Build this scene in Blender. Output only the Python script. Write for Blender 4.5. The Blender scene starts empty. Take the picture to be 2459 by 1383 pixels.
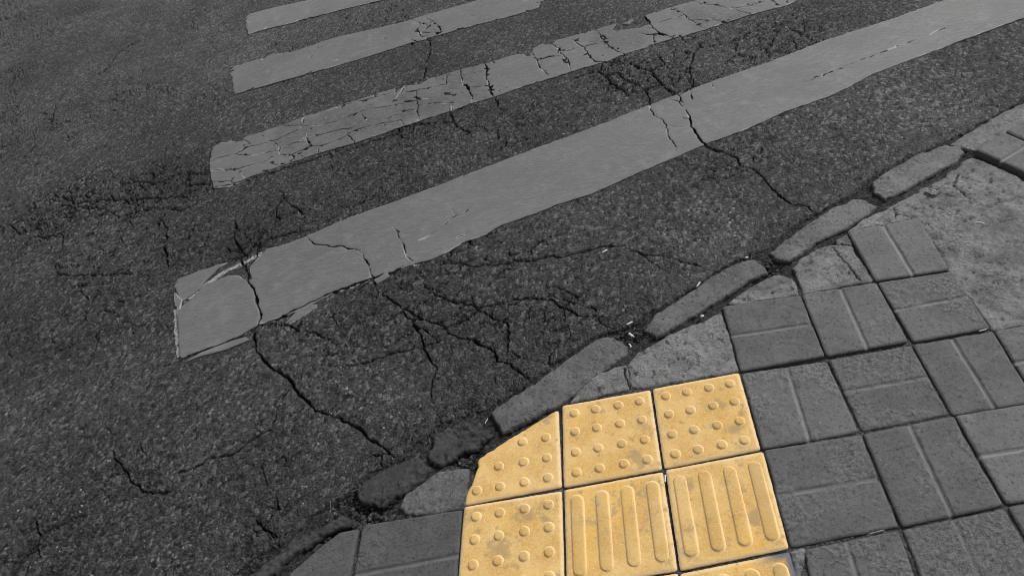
import bpy, math, random, time
import numpy as np
from mathutils import Vector
random.seed(7); RNG = np.random.default_rng(7)
T0 = time.time()
sc = bpy.context.scene
col = sc.collection

# ---------------------------------------------------------------- camera
cd = bpy.data.cameras.new('camera'); cam = bpy.data.objects.new('camera', cd); col.objects.link(cam)
cam.location = (0.351, -1.2009, 1.73326); cam.rotation_euler = (0.76508, 0.187028, -0.073211)
cd.lens = 25.005; cd.sensor_width = 36; cd.clip_start = 0.02; cd.clip_end = 500
sc.camera = cam
sc.cycles.filter_width = 0.9

# ---------------------------------------------------------------- sky (soft, grey, bright overcast) and sun
SUN_EL, SUN_AZ = math.radians(40), math.radians(52)     # azimuth: degrees east of north (+Y), light comes from there
w = bpy.data.worlds.new('World'); sc.world = w; w.use_nodes = True
wn = w.node_tree; bg = wn.nodes['Background']
sky = wn.nodes.new('ShaderNodeTexSky'); sky.sky_type = 'NISHITA'; sky.sun_disc = False
sky.sun_elevation = SUN_EL; sky.sun_rotation = SUN_AZ; sky.dust_density = 4.0; sky.air_density = 1.5
hsv = wn.nodes.new('ShaderNodeHueSaturation'); hsv.inputs['Saturation'].default_value = 0.0   # a grey, clouded sky
wn.links.new(sky.outputs[0], hsv.inputs['Color']); wn.links.new(hsv.outputs[0], bg.inputs[0])
bg.inputs[1].default_value = 0.055
ld = bpy.data.lights.new('sun', 'SUN'); sun = bpy.data.objects.new('sun', ld); col.objects.link(sun)
ld.energy = 1.5; ld.angle = math.radians(10); ld.color = (1, 0.995, 0.982)
dv = Vector((math.sin(SUN_AZ) * math.cos(SUN_EL), math.cos(SUN_AZ) * math.cos(SUN_EL), math.sin(SUN_EL)))
sun.rotation_euler = dv.to_track_quat('Z', 'Y').to_euler(); sun.location = dv * 20
sc.view_settings.view_transform = 'Standard'; sc.view_settings.look = 'None'
sc.view_settings.exposure = 0.58; sc.view_settings.gamma = 1.0; sc.view_settings.use_curve_mapping = False

# ---------------------------------------------------------------- survey of the place, metres on the ground (x right, y away)
NPAINT = 71
CR = [[9,[[-0.9369,0.9767],[-0.8895,0.8723],[-0.8247,0.7307],[-0.7982,0.6595],[-0.7726,0.591],[-0.7987,0.5369],[-0.7699,0.4436],[-0.6964,0.354],[-0.6282,0.2952],[-0.6034,0.2557],[-0.5807,0.2175],[-0.54,0.1764],[-0.5186,0.1402],[-0.4642,0.1183],[-0.4063,0.079],[-0.3354,0.0203],[-0.3004,-0.0183],[-0.2533,-0.0667],[-0.2336,-0.0869]]],[10,[[-1.0074,1.208],[-0.9831,1.0937],[-0.9506,1.0255],[-0.9079,0.9638]]],[9,[[-0.841,1.111],[-0.8556,1.0915],[-0.894,1.0098],[-0.9089,0.9691],[-0.976,0.9529]]],[5,[[-0.6995,1.0571],[-0.7586,1.0481],[-0.8228,1.0483],[-0.8824,1.0141]]],[4,[[-0.7965,1.2855],[-0.7512,1.2346],[-0.6909,1.161]]],[4.5,[[-0.6655,1.0165],[-0.6281,0.9582],[-0.5373,0.9157],[-0.444,0.8753],[-0.407,0.8296],[-0.3772,0.7346],[-0.3566,0.6917],[-0.3469,0.6396],[-0.3209,0.5952],[-0.2887,0.5686],[-0.2474,0.526],[-0.2385,0.4901],[-0.2049,0.4567],[-0.1889,0.4016],[-0.1736,0.3611],[-0.1586,0.3092],[-0.1399,0.2596],[-0.1205,0.2349]]],[2.5,[[-0.1205,0.2349],[-0.1362,0.1492],[-0.1292,0.0926]]],[3.5,[[-0.2953,0.9736],[-0.2766,0.933],[-0.2572,0.8664],[-0.2386,0.8021],[-0.2212,0.7628],[-0.2012,0.7303]]],[3.5,[[0.813,1.4425],[0.815,1.3756],[0.8364,1.3289],[0.8488,1.2678],[0.8445,1.1962],[0.852,1.1345],[0.8467,1.0904]]],[7.5,[[0.9475,1.4686],[0.9512,1.4096],[0.9507,1.3571],[0.959,1.2994],[0.9448,1.2421],[0.9462,1.1809],[0.9542,1.1279],[0.9728,1.0925],[0.9933,1.0485],[1.032,1.0158],[1.0514,0.9736],[1.0492,0.9288]]],[4,[[1.0492,0.9288],[1.0892,0.9077],[1.1106,0.8162],[1.119,0.7642],[1.1512,0.6736],[1.2031,0.6395],[1.2159,0.5974]]],[7,[[0.9522,1.4736],[1.0064,1.4903],[1.0281,1.5414],[1.0303,1.6388],[1.0616,1.7127],[1.0905,1.7905],[1.1343,1.8277],[1.1293,1.8834]]],[3,[[1.1343,1.8277],[1.2025,1.8177],[1.3394,1.83],[1.3503,1.8666],[1.4867,1.8753]]],[8,[[0.6835,1.8736],[0.6587,1.8047],[0.6819,1.745],[0.6951,1.6757],[0.7322,1.5989],[0.7467,1.5471]]],[9,[[0.6819,1.745],[0.6976,1.7692],[0.7349,1.7614],[0.7597,1.6867],[0.7983,1.6231],[0.8209,1.578],[0.8244,1.5063],[0.8196,1.44]]],[8,[[0.7983,1.8527],[0.8094,1.8082],[0.838,1.757],[0.8704,1.728],[0.9158,1.7359],[0.9508,1.7482],[0.9339,1.8466]]],[9,[[0.8704,1.728],[0.9031,1.5918],[0.9241,1.5229],[0.9475,1.4686]]],[7,[[0.8209,1.578],[0.8569,1.5744],[0.9031,1.5918]]],[6,[[0.6835,1.8736],[0.7463,1.8589],[0.7983,1.8527]]],[6,[[-0.1669,2.4899],[-0.1543,2.3657],[-0.1715,2.2819],[-0.181,2.1544],[-0.195,2.076],[-0.2596,2.0691],[-0.2907,2.0326],[-0.31,1.9802],[-0.3428,1.907]]],[4,[[-0.2755,2.7796],[-0.2251,2.7187],[-0.2353,2.6305],[-0.2075,2.5476],[-0.1668,2.4802]]],[3,[[-0.1942,2.7675],[-0.1449,2.6912],[-0.097,2.5715],[-0.1135,2.5392]]],[3,[[-0.2083,2.5928],[-0.1606,2.5608],[-0.1018,2.5437]]],[2.5,[[-0.2299,2.7157],[-0.176,2.6695],[-0.192,2.6104]]],[5,[[-0.2607,2.5079],[-0.2591,2.4495]]],[4,[[-0.1125,0.7087],[-0.0502,0.6875],[0.0171,0.6585],[0.093,0.6469],[0.1691,0.6482],[0.2328,0.6331],[0.2679,0.6388],[0.3222,0.6284],[0.381,0.6231],[0.4315,0.6332],[0.5053,0.6324],[0.5534,0.6211],[0.5856,0.5905],[0.6213,0.5531],[0.6739,0.5324],[0.7294,0.4865],[0.788,0.4446]]],[5,[[-0.1518,0.5691],[-0.1124,0.5387],[-0.0533,0.4979],[-0.014,0.4802],[0.0432,0.4525],[0.1113,0.457]]],[7,[[0.1113,0.457],[0.1489,0.4594],[0.2249,0.4443],[0.2747,0.4318],[0.2948,0.3981],[0.3282,0.3655],[0.352,0.3375],[0.3985,0.3208],[0.4204,0.2885],[0.454,0.2506]]],[5,[[-0.0837,0.3862],[-0.0492,0.3967],[-0.0159,0.4113],[0.0325,0.4377],[0.001,0.4923]]],[3.5,[[-0.2474,0.526],[-0.1501,0.4245],[-0.0922,0.3919]]],[8,[[-0.0922,0.3919],[-0.0782,0.3627],[-0.0418,0.3361],[0.0051,0.3145],[0.045,0.2753],[0.0708,0.247],[0.0771,0.2166],[0.1113,0.1874],[0.1447,0.1571],[0.1717,0.1223]]],[3.5,[[0.0325,0.4377],[0.079,0.3941],[0.1233,0.3593],[0.1164,0.2994],[0.1103,0.2313]]],[4.5,[[-0.4419,0.3018],[-0.3461,0.2982],[-0.2862,0.3184],[-0.1968,0.316],[-0.1588,0.3216],[-0.0925,0.3424]]],[3.5,[[-0.299,0.4754],[-0.24,0.4905]]],[8,[[-1.3933,1.3645],[-1.3283,1.2544],[-1.3103,1.1783],[-1.31,1.1253],[-1.26,1.0346],[-1.2536,0.9931]]],[6,[[-1.5998,1.4111],[-1.513,1.4297],[-1.4094,1.4193],[-1.2963,1.3705],[-1.2198,1.3945]]],[9,[[-2.092,1.6734],[-2.0368,1.6824],[-1.9579,1.6102],[-1.8644,1.5723],[-1.7961,1.5361],[-1.7271,1.5184],[-1.6728,1.5234]]],[9,[[-2.0538,1.7236],[-1.9022,1.6153],[-1.7119,1.5759],[-1.5794,1.5351],[-1.5094,1.529],[-1.359,1.4825],[-1.2598,1.4579]]],[9,[[-1.6841,1.6996],[-1.565,1.6615],[-1.4716,1.6317],[-1.4105,1.6677],[-1.3573,1.6737],[-1.2241,1.617]]],[8,[[-1.3305,1.6517],[-1.3047,1.5528],[-1.249,1.551],[-1.1958,1.5245]]],[7,[[-1.7961,1.5361],[-1.7865,1.4935]]],[6,[[-1.4716,1.6317],[-1.5785,1.6171],[-1.6692,1.6359]]],[6,[[-2.2493,1.5418],[-2.1958,1.5323],[-2.1426,1.4809],[-2.0917,1.428]]],[6,[[-2.0385,1.4013],[-1.9452,1.3748],[-1.881,1.3823],[-1.8368,1.3074],[-1.819,1.2285],[-1.8141,1.14],[-1.7589,1.0794],[-1.6404,1.0508],[-1.3967,0.9868]]],[9,[[-1.881,1.3823],[-1.7981,1.4312]]],[9,[[-2.33,1.7136],[-2.2545,1.6939]]],[5,[[-0.8123,1.3487],[-0.8039,1.2964],[-0.8276,1.2465],[-0.8177,1.1878]]],[4,[[-2.1236,3.3623],[-2.1958,3.2911],[-2.2332,3.2068],[-2.2355,3.1315],[-2.2444,2.9981],[-2.3525,2.9404],[-2.4271,2.8513],[-2.4386,2.7454],[-2.4186,2.6314],[-2.3819,2.4977]]],[9,[[-1.1841,1.4927],[-1.0666,1.4866],[-0.9185,1.5143],[-0.8034,1.5404],[-0.7256,1.5533],[-0.6298,1.5832],[-0.5115,1.5924],[-0.3743,1.6117],[-0.2811,1.654]]],[7,[[-0.6298,1.5832],[-0.6025,1.5153]]],[8,[[-0.2816,1.6681],[-0.2043,1.6785],[-0.1446,1.6636],[-0.0465,1.6276],[-0.0278,1.5863],[0.0334,1.5071]]],[8,[[-0.059,1.7426],[-0.0465,1.6276]]],[9,[[-0.0193,1.7276],[0.0465,1.7317],[0.0806,1.7406]]],[7,[[0.1554,1.7672],[0.1727,1.7235],[0.1619,1.6733]]],[6,[[0.0789,1.5577],[0.1087,1.5033]]],[5,[[-0.2161,1.5861],[-0.1245,1.5368]]],[5,[[-1.0456,0.4676],[-1.0021,0.4807],[-0.9525,0.4886],[-0.8829,0.5056],[-0.8045,0.5265]]],[4.5,[[-1.1088,0.4478],[-1.0445,0.4636]]],[5,[[-0.7291,0.5684],[-0.6845,0.584],[-0.6111,0.6218],[-0.4789,0.6712],[-0.3649,0.696],[-0.2751,0.7099],[-0.2204,0.7354]]],[4.5,[[-0.7692,0.5639],[-0.7037,0.5483],[-0.6485,0.5233],[-0.6136,0.4955]]],[4,[[-0.6136,0.4955],[-0.5491,0.4689],[-0.484,0.4253]]],[5,[[-1.2555,0.2267],[-1.1991,0.1787]]],[5,[[-1.1922,0.1164],[-1.1412,0.05],[-1.0935,0.0023],[-1.0507,-0.0335],[-0.9957,-0.0638],[-0.9278,-0.0686]]],[4,[[-0.9528,-0.0127],[-0.893,0.0009],[-0.8419,0.0292],[-0.7531,0.0377],[-0.7069,0.0782],[-0.653,0.1044],[-0.6408,0.1378],[-0.6463,0.1707],[-0.6163,0.2466],[-0.6105,0.2742]]],[5,[[-1.38,-0.0739],[-1.3347,-0.1383],[-1.3247,-0.1618],[-1.3574,-0.1959]]],[3.5,[[-1.3347,-0.1383],[-1.2789,-0.1211],[-1.2514,-0.0991],[-1.2079,-0.097]]],[3,[[-0.6619,-0.0182],[-0.645,-0.0675],[-0.6306,-0.0973]]],[6,[[-0.6519,-0.2069],[-0.6141,-0.2378],[-0.584,-0.2705]]],[4,[[0.5944,0.5838],[0.6456,0.4866],[0.6677,0.4606]]],[5,[[0.5187,1.785],[0.6207,1.8127],[0.6587,1.8047]]],[5,[[0.2819,1.785],[0.3807,1.7835]]],[3,[[-1.2434,1.7235],[-1.1833,1.7376],[-1.1115,1.7373],[-1.0518,1.7866],[-1.0147,1.7808],[-0.939,1.7827],[-0.9054,1.7958],[-0.8462,1.8214],[-0.7819,1.8604],[-0.7069,1.8368],[-0.5959,1.8403]]],[3,[[-1.104,1.8659],[-1.054,1.798]]],[4,[[-1.1099,1.7299],[-1.0336,1.6937],[-0.9652,1.6943],[-0.8936,1.6869],[-0.8575,1.7192],[-0.7964,1.7257],[-0.741,1.7133]]],[3.5,[[-1.2076,1.6346],[-1.1422,1.6197],[-1.0826,1.6001],[-1.0174,1.6114],[-0.9509,1.6156],[-0.8981,1.6647]]],[4,[[-0.939,1.7827],[-0.8931,1.7211],[-0.8811,1.6488]]],[5,[[-0.7793,1.7513],[-0.7444,1.739],[-0.6552,1.7532],[-0.5883,1.7648],[-0.5043,1.7452]]],[5,[[-0.7641,1.7921],[-0.7543,1.7354],[-0.7328,1.6828],[-0.6926,1.6552],[-0.5799,1.6809],[-0.5561,1.7073]]],[4,[[-0.6926,1.6552],[-0.6806,1.5906]]],[3,[[-0.8811,1.6488],[-0.8117,1.6353],[-0.7542,1.6594],[-0.7328,1.6828]]],[5,[[-0.8117,1.6353],[-0.7943,1.5731]]],[3,[[-1.1853,1.5401],[-1.0932,1.517],[-1.0629,1.5645],[-1.0174,1.6114]]],[3,[[-0.9077,1.6012],[-0.8592,1.5524]]],[3,[[-1.0526,1.5838],[-1.0172,1.5083]]],[3,[[-1.0932,1.517],[-1.0659,1.4833]]],[3,[[-0.7961,1.9634],[-0.7969,1.8769],[-0.9086,1.9064]]],[3,[[-0.7733,1.9549],[-0.667,1.9689],[-0.5952,1.9844],[-0.4666,1.9899],[-0.3386,1.9993]]],[2.5,[[-0.5971,1.8518],[-0.4951,1.8887],[-0.4112,1.8911],[-0.285,1.8734],[-0.2228,1.88],[-0.1544,1.8726]]],[3.5,[[-0.3039,1.9857],[-0.2251,1.9784],[-0.1258,1.9668],[-0.0774,1.9874],[-0.0704,2.0664],[-0.0341,2.0681]]],[5,[[-0.2251,1.9784],[-0.223,1.8877],[-0.2157,1.8355],[-0.2087,1.6977]]],[3,[[-0.2157,1.8355],[-0.1192,1.8173],[-0.0443,1.7923],[-0.0451,1.7337]]],[3,[[-0.3818,1.7435],[-0.3488,1.7747],[-0.2968,1.8029],[-0.2149,1.8016]]],[4,[[-0.5561,1.7073],[-0.5172,1.7285],[-0.3814,1.7362],[-0.294,1.7291],[-0.278,1.6772]]],[5,[[-0.5561,1.7073],[-0.5142,1.6236]]],[5,[[0.0031,2.1073],[0.0062,1.9657],[0.0316,1.9039],[0.047,1.8094],[0.0466,1.7353]]],[2.5,[[0.0316,1.9039],[0.1333,1.8828]]],[3,[[-0.0841,1.8991],[-0.0434,1.8561],[0.0305,1.8655]]],[7,[[0.1227,2.0993],[0.1304,2.0371],[0.126,1.9451],[0.1409,1.8719],[0.1437,1.8094],[0.1554,1.7672]]],[5.5,[[0.362,2.1169],[0.3714,2.1041],[0.3792,2.0324],[0.3911,1.9445],[0.4217,1.8518]]],[3,[[0.3796,2.0364],[0.433,2.0303],[0.5082,2.019]]],[4.5,[[0.4629,2.1694],[0.4963,2.0928],[0.514,2.0164],[0.5326,1.9378],[0.5274,1.8515]]],[3,[[0.5191,2.0568],[0.5889,2.0519]]],[4.5,[[0.5725,2.1469],[0.6165,2.057],[0.6298,1.9663],[0.6537,1.8984],[0.6891,1.8712]]],[3,[[0.6124,2.0718],[0.6724,2.0581],[0.7269,2.0642]]],[5.5,[[0.7009,2.2016],[0.7093,2.1612],[0.7269,2.0642],[0.7477,1.9819],[0.798,1.8934]]],[4,[[0.6085,2.1938],[0.6936,2.1548]]],[6,[[0.9611,2.2376],[0.9679,2.1002],[0.9863,2.0339],[1.0375,1.9586]]],[3,[[0.9066,2.0705],[0.925,2.0313],[0.9598,2.0329],[0.9435,1.9373]]],[2,[[0.974,2.129],[1.1315,2.1601]]],[3,[[1.0981,2.2571],[1.1414,2.1414],[1.1606,2.0548],[1.1938,1.9818]]],[2.5,[[1.2119,2.259],[1.2683,2.2115],[1.344,2.1361],[1.4235,2.1109],[1.4871,2.1216]]],[2.5,[[1.3582,2.1151],[1.4078,2.0585],[1.4219,2.0199]]],[3,[[1.1677,2.083],[1.2415,2.0569],[1.2996,2.0069]]],[5,[[1.5321,2.137],[1.56,2.0993],[1.5781,2.0346]]],[4,[[1.6298,2.1114],[1.6043,2.0538]]],[2.5,[[-0.4927,1.8577],[-0.467,1.7928]]],[2.5,[[0.0078,2.0342],[0.113,2.0237]]],[2,[[-0.1878,0.8517],[-0.1225,0.8814],[-0.0794,0.9282],[-0.0457,0.9586],[-0.0176,0.9503],[0.0085,0.9911]]],[2,[[-0.0578,0.8081],[0.001,0.8461]]],[2,[[-0.0552,0.9974],[-0.0457,0.9586]]],[2,[[1.4208,1.3762],[1.6207,1.4286],[1.8485,1.4965],[2.1094,1.568]]],[2,[[1.0966,1.5138],[1.095,1.4551]]],[2.5,[[1.004,1.4808],[0.9989,1.4247],[0.9599,1.3732]]],[2.5,[[0.924,1.2965],[0.954,1.2791]]],[4,[[0.9075,1.45],[0.9365,1.422],[0.9439,1.3793]]],[2,[[0.868,1.2546],[0.9082,1.2308]]],[4,[[-1.1764,0.8445],[-1.1365,0.7802],[-1.1218,0.7699]]]]
ST = {"1":[[-1.3857,3.3444],[-1.3664,3.3897],[-1.199,3.4],[-0.9938,3.3973],[-0.8589,3.4361],[-0.2558,3.3123],[-0.3048,3.164],[-0.4616,3.1416],[-0.7257,3.1371],[-1.0416,3.1045],[-1.2008,3.0944],[-1.3124,3.0733],[-1.3471,3.1795]],"2":[[-1.3475,2.6884],[-1.2622,2.6915],[-1.1483,2.7019],[-1.1032,2.7322],[-0.9805,2.7037],[-0.8587,2.7255],[-0.7873,2.7548],[-0.6886,2.7669],[-0.522,2.7685],[-0.2926,2.7771],[-0.2438,2.7913],[-0.1136,2.8095],[0.1322,2.8424],[0.3723,2.89],[0.9507,2.7554],[0.881,2.6243],[0.545,2.6994],[0.4614,2.6389],[0.446,2.578],[0.3148,2.5541],[0.1199,2.5455],[-0.1135,2.5145],[-0.2067,2.4982],[-0.2674,2.4964],[-0.4227,2.4599],[-0.6539,2.4194],[-1.0086,2.3764],[-1.2481,2.3403],[-1.2703,2.4104],[-1.3049,2.5377],[-1.2936,2.5424],[-1.3246,2.5832]],"3":[[-1.2607,1.8412],[-1.2207,1.8741],[-1.1,1.8463],[-1.101,1.8721],[-0.9877,1.9015],[-0.8968,1.9133],[-0.7801,1.9574],[-0.596,1.9926],[-0.3405,2.0403],[-0.3322,2.0008],[-0.2911,2.045],[-0.2113,2.0292],[-0.1689,2.0571],[-0.0768,2.0774],[0.0093,2.0962],[0.1227,2.0993],[0.1438,2.0946],[0.2024,2.1125],[0.2947,2.1245],[0.3488,2.088],[0.3681,2.1142],[0.3753,2.1461],[0.4138,2.169],[0.4671,2.1497],[0.4785,2.1758],[0.6302,2.1975],[0.6943,2.2],[0.7452,2.2133],[0.8527,2.2233],[0.9611,2.2376],[1.0276,2.2531],[1.1592,2.2755],[1.2877,2.2848],[1.4221,2.3161],[1.7213,2.3377],[2.1717,2.1943],[1.8376,2.1004],[1.6734,2.0658],[1.5781,2.0346],[1.5247,2.0334],[1.4312,2.0245],[1.3118,2.0011],[1.1918,1.974],[1.0823,1.9553],[1.0375,1.9586],[0.8001,1.9048],[0.6891,1.8712],[0.5274,1.8515],[0.4391,1.8291],[0.2898,1.8085],[0.1554,1.7672],[0.0473,1.7571],[-0.0452,1.7265],[-0.2046,1.6963],[-0.278,1.6772],[-0.508,1.6215],[-0.5729,1.6103],[-0.6773,1.5961],[-0.788,1.571],[-1.0121,1.513],[-1.0616,1.5006],[-1.0887,1.4688],[-1.166,1.4839],[-1.1829,1.5299],[-1.2363,1.694]],"4":[[-1.1829,0.8554],[-1.1779,0.9008],[-1.093,0.9261],[-0.9748,0.9477],[-0.9089,0.9691],[-0.8939,0.9823],[-0.8231,0.9801],[-0.7368,0.9886],[-0.6648,1.0112],[-0.5185,1.0672],[-0.3109,1.12],[-0.1004,1.1763],[0.2403,1.2771],[0.5895,1.3716],[0.8163,1.4412],[0.9699,1.4873],[1.163,1.5402],[1.3546,1.5807],[1.6219,1.6621],[1.9477,1.7246],[2.2134,1.7937],[2.4798,1.8568],[2.812,1.9343],[2.9088,1.694],[2.6105,1.5935],[2.4031,1.5269],[2.1738,1.4695],[1.999,1.4193],[1.7147,1.3411],[1.5146,1.2532],[1.2998,1.2033],[1.138,1.1418],[0.98,1.1015],[0.868,1.0633],[0.6934,1.006],[0.4872,0.9321],[0.3555,0.9089],[0.2557,0.8765],[0.1252,0.8489],[0.0671,0.8105],[-0.0213,0.7931],[-0.0776,0.7579],[-0.1331,0.7344],[-0.1964,0.729],[-0.2515,0.7147],[-0.3538,0.6975],[-0.4324,0.6852],[-0.5236,0.6441],[-0.5985,0.6103],[-0.6733,0.5834],[-0.7501,0.5714],[-0.78,0.5624],[-0.8642,0.5129],[-0.9389,0.4971],[-1.0456,0.4676],[-1.0661,0.4912],[-1.0999,0.5973],[-1.1391,0.7216],[-1.1626,0.7823]]}
CUT = {"4":[[[-1.1253,0.7641],[-1.0698,0.8128],[-1.0445,0.8708],[-1.0053,0.9269],[-0.943,0.9636],[-0.896,0.9928],[-0.8231,0.9801],[-0.8427,0.9436],[-0.8763,0.8924],[-0.8537,0.8119],[-0.8787,0.8184],[-0.9143,0.8508],[-0.9615,0.8631],[-1.0478,0.8346],[-1.0939,0.7607],[-1.123,0.7242]],[[-1.1673,0.7503],[-1.1419,0.7441],[-1.1024,0.6183],[-1.0556,0.4698],[-1.0795,0.4657]]],"3":[[[0.7778,2.1568],[0.8371,2.1384],[0.9069,2.1241],[0.9664,2.1418],[0.9585,2.2771],[0.8387,2.263]]]}
SL = {"4":[[[-1.0391,0.4437],[-0.9771,0.4618],[-0.8859,0.4698],[-0.7988,0.4979],[-0.818,0.5159],[-0.8936,0.5041],[-0.9811,0.4779]],[[-0.6781,0.5442],[-0.623,0.5611],[-0.5646,0.5917],[-0.5624,0.6118],[-0.5994,0.6168],[-0.6429,0.5903]],[[-0.3544,0.6824],[-0.307,0.7116],[-0.2961,0.6846],[-0.3434,0.6579]]],"3":[[[0.8383,2.2021],[0.8851,2.2267],[0.8989,2.2107],[0.8657,2.1799]],[[0.635,2.1862],[0.689,2.1933],[0.6943,2.159],[0.6536,2.1686]],[[0.7101,2.1927],[0.7444,2.209],[0.7793,2.1652],[0.7249,2.154]],[[-0.1733,2.0671],[-0.1304,2.0703],[-0.126,2.0478],[-0.1624,2.0462]]],"2":[[[0.2076,2.5801],[0.2421,2.5738],[0.2431,2.5528],[0.2178,2.5548]],[[0.4546,2.6638],[0.4778,2.6628],[0.4785,2.6464]]]}
RM = [[9,[[-1.1427,0.7225],[-1.1172,0.6424],[-1.0899,0.555],[-1.065,0.4814]]],[18,[[-1.1001,0.7845],[-1.0385,0.846],[-0.981,0.8965],[-0.9088,0.9251],[-0.8461,0.9617]]],[9,[[-0.4782,0.6645],[-0.4158,0.6766],[-0.3647,0.6938]]],[7,[[0.1226,2.0488],[0.125,1.9656],[0.1273,1.8852]]],[7,[[0.3693,2.1268],[0.3764,2.0463]]],[6,[[0.8475,1.262],[0.8442,1.2023]]],[10,[[-0.9064,1.6172],[-0.8902,1.6789],[-0.8905,1.7306]]],[9,[[-1.0621,1.5804],[-1.0206,1.5252],[-1.053,1.4885],[-1.1008,1.4788]]],[7,[[0.5839,2.0758],[0.6039,2.041]]],[8,[[0.7212,2.0668],[0.7397,1.9939]]],[8,[[-0.1193,1.8858],[-0.0883,1.9046]]],[8,[[-1.1961,1.6473],[-1.1723,1.5108]]],[8,[[0.5676,2.1581],[0.6033,2.187]]],[6,[[-0.2253,1.9865],[-0.2198,2.0245]]],[6,[[-0.8048,1.6162],[-0.7932,1.5793]]],[8,[[-0.2131,0.7606],[-0.2204,0.7354],[-0.1994,0.7208]]],[6,[[0.5763,2.0661],[0.5161,2.0496]]],[6,[[-0.623,2.0029],[-0.5788,1.9938]]],[8,[[-0.6594,0.5438],[-0.5652,0.596]]],[7,[[-0.9935,0.4655],[-0.8877,0.4778]]],[5,[[-0.7501,0.5714],[-0.6897,0.5874]]],[6,[[-0.8462,1.8214],[-0.8626,1.7913]]]]
EDGE = [[3.2655,1.5007],[2.622,1.2473],[2.1038,0.9869],[2.0624,0.9623],[1.77,0.8385],[1.6335,0.8027],[1.4588,0.7311],[1.3566,0.6544],[1.2741,0.6225],[1.1568,0.5686],[1.0706,0.5185],[1.0143,0.472],[0.9411,0.4555],[0.8516,0.4277],[0.7713,0.3807],[0.6946,0.3417],[0.5907,0.2942],[0.5023,0.248],[0.409,0.242],[0.2805,0.1682],[0.1833,0.1087],[0.1028,0.0649],[0.0436,0.0316],[-0.0395,0.017],[-0.1159,0.0027],[-0.1535,-0.0404],[-0.2399,-0.0857],[-0.3366,-0.1304],[-0.3707,-0.1638],[-0.4166,-0.1944],[-0.4848,-0.233],[-0.5373,-0.2851],[-0.5923,-0.3117],[-0.6771,-0.3617],[-0.7983,-0.4389],[-1.0262,-0.5792]]
KB = [[[1.7602,0.8184],[1.8501,0.8632],[1.9552,0.9123],[2.0572,0.9528],[2.2809,1.0359],[2.5545,1.1421],[2.544,1.0351],[2.2738,0.9268],[2.0231,0.8437],[1.9195,0.8042],[1.8247,0.7577],[1.791,0.7743]],[[1.439,0.6941],[1.5027,0.7338],[1.6422,0.7997],[1.7383,0.8208],[1.778,0.7967],[1.7751,0.7595],[1.7413,0.731],[1.662,0.6914],[1.5757,0.6552],[1.503,0.6226],[1.4414,0.6075],[1.4236,0.6473]],[[1.3497,0.6266],[1.3822,0.6144],[1.3986,0.578],[1.3566,0.5423],[1.2935,0.5136],[1.2312,0.4853],[1.1615,0.4678],[1.1028,0.4274],[1.0502,0.406],[1.0203,0.4161],[1.0094,0.457],[1.0842,0.5062],[1.1645,0.5512],[1.2687,0.6083]],[[0.9454,0.4383],[0.9708,0.4077],[0.9669,0.3661],[0.9051,0.3499],[0.8424,0.3155],[0.7407,0.263],[0.6681,0.2313],[0.5774,0.1893],[0.5512,0.2243],[0.5864,0.2737],[0.6921,0.3312],[0.7593,0.3704],[0.8485,0.4167],[0.9131,0.439]],[[0.4109,0.2295],[0.4456,0.2249],[0.4847,0.1754],[0.4739,0.1448],[0.427,0.1165],[0.3569,0.0733],[0.3105,0.0372],[0.241,-0.0023],[0.1578,-0.0322],[0.0818,-0.0614],[0.0679,-0.0275],[0.0516,0.0152],[0.1018,0.0499],[0.1815,0.0887],[0.2827,0.1546],[0.3779,0.2115]],[[-0.1121,-0.0111],[-0.0397,0.0082],[0.0137,-0.014],[0.0554,-0.0521],[0.0417,-0.0775],[-0.0056,-0.0989],[-0.0548,-0.117],[-0.0975,-0.1373],[-0.1279,-0.1305],[-0.1503,-0.0967],[-0.1334,-0.0471]],[[-0.3556,-0.1547],[-0.2998,-0.1263],[-0.2355,-0.1002],[-0.1779,-0.0779],[-0.1501,-0.1049],[-0.1254,-0.1442],[-0.1636,-0.174],[-0.1991,-0.1935],[-0.2223,-0.2135],[-0.2576,-0.2226],[-0.3172,-0.225],[-0.3395,-0.2011]],[[-0.5247,-0.2894],[-0.4579,-0.2546],[-0.3705,-0.2322],[-0.355,-0.2713],[-0.4068,-0.2845],[-0.4737,-0.315],[-0.5377,-0.3567],[-0.5774,-0.3952],[-0.6563,-0.4587],[-0.7108,-0.4193],[-0.6312,-0.3562]]]
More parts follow.
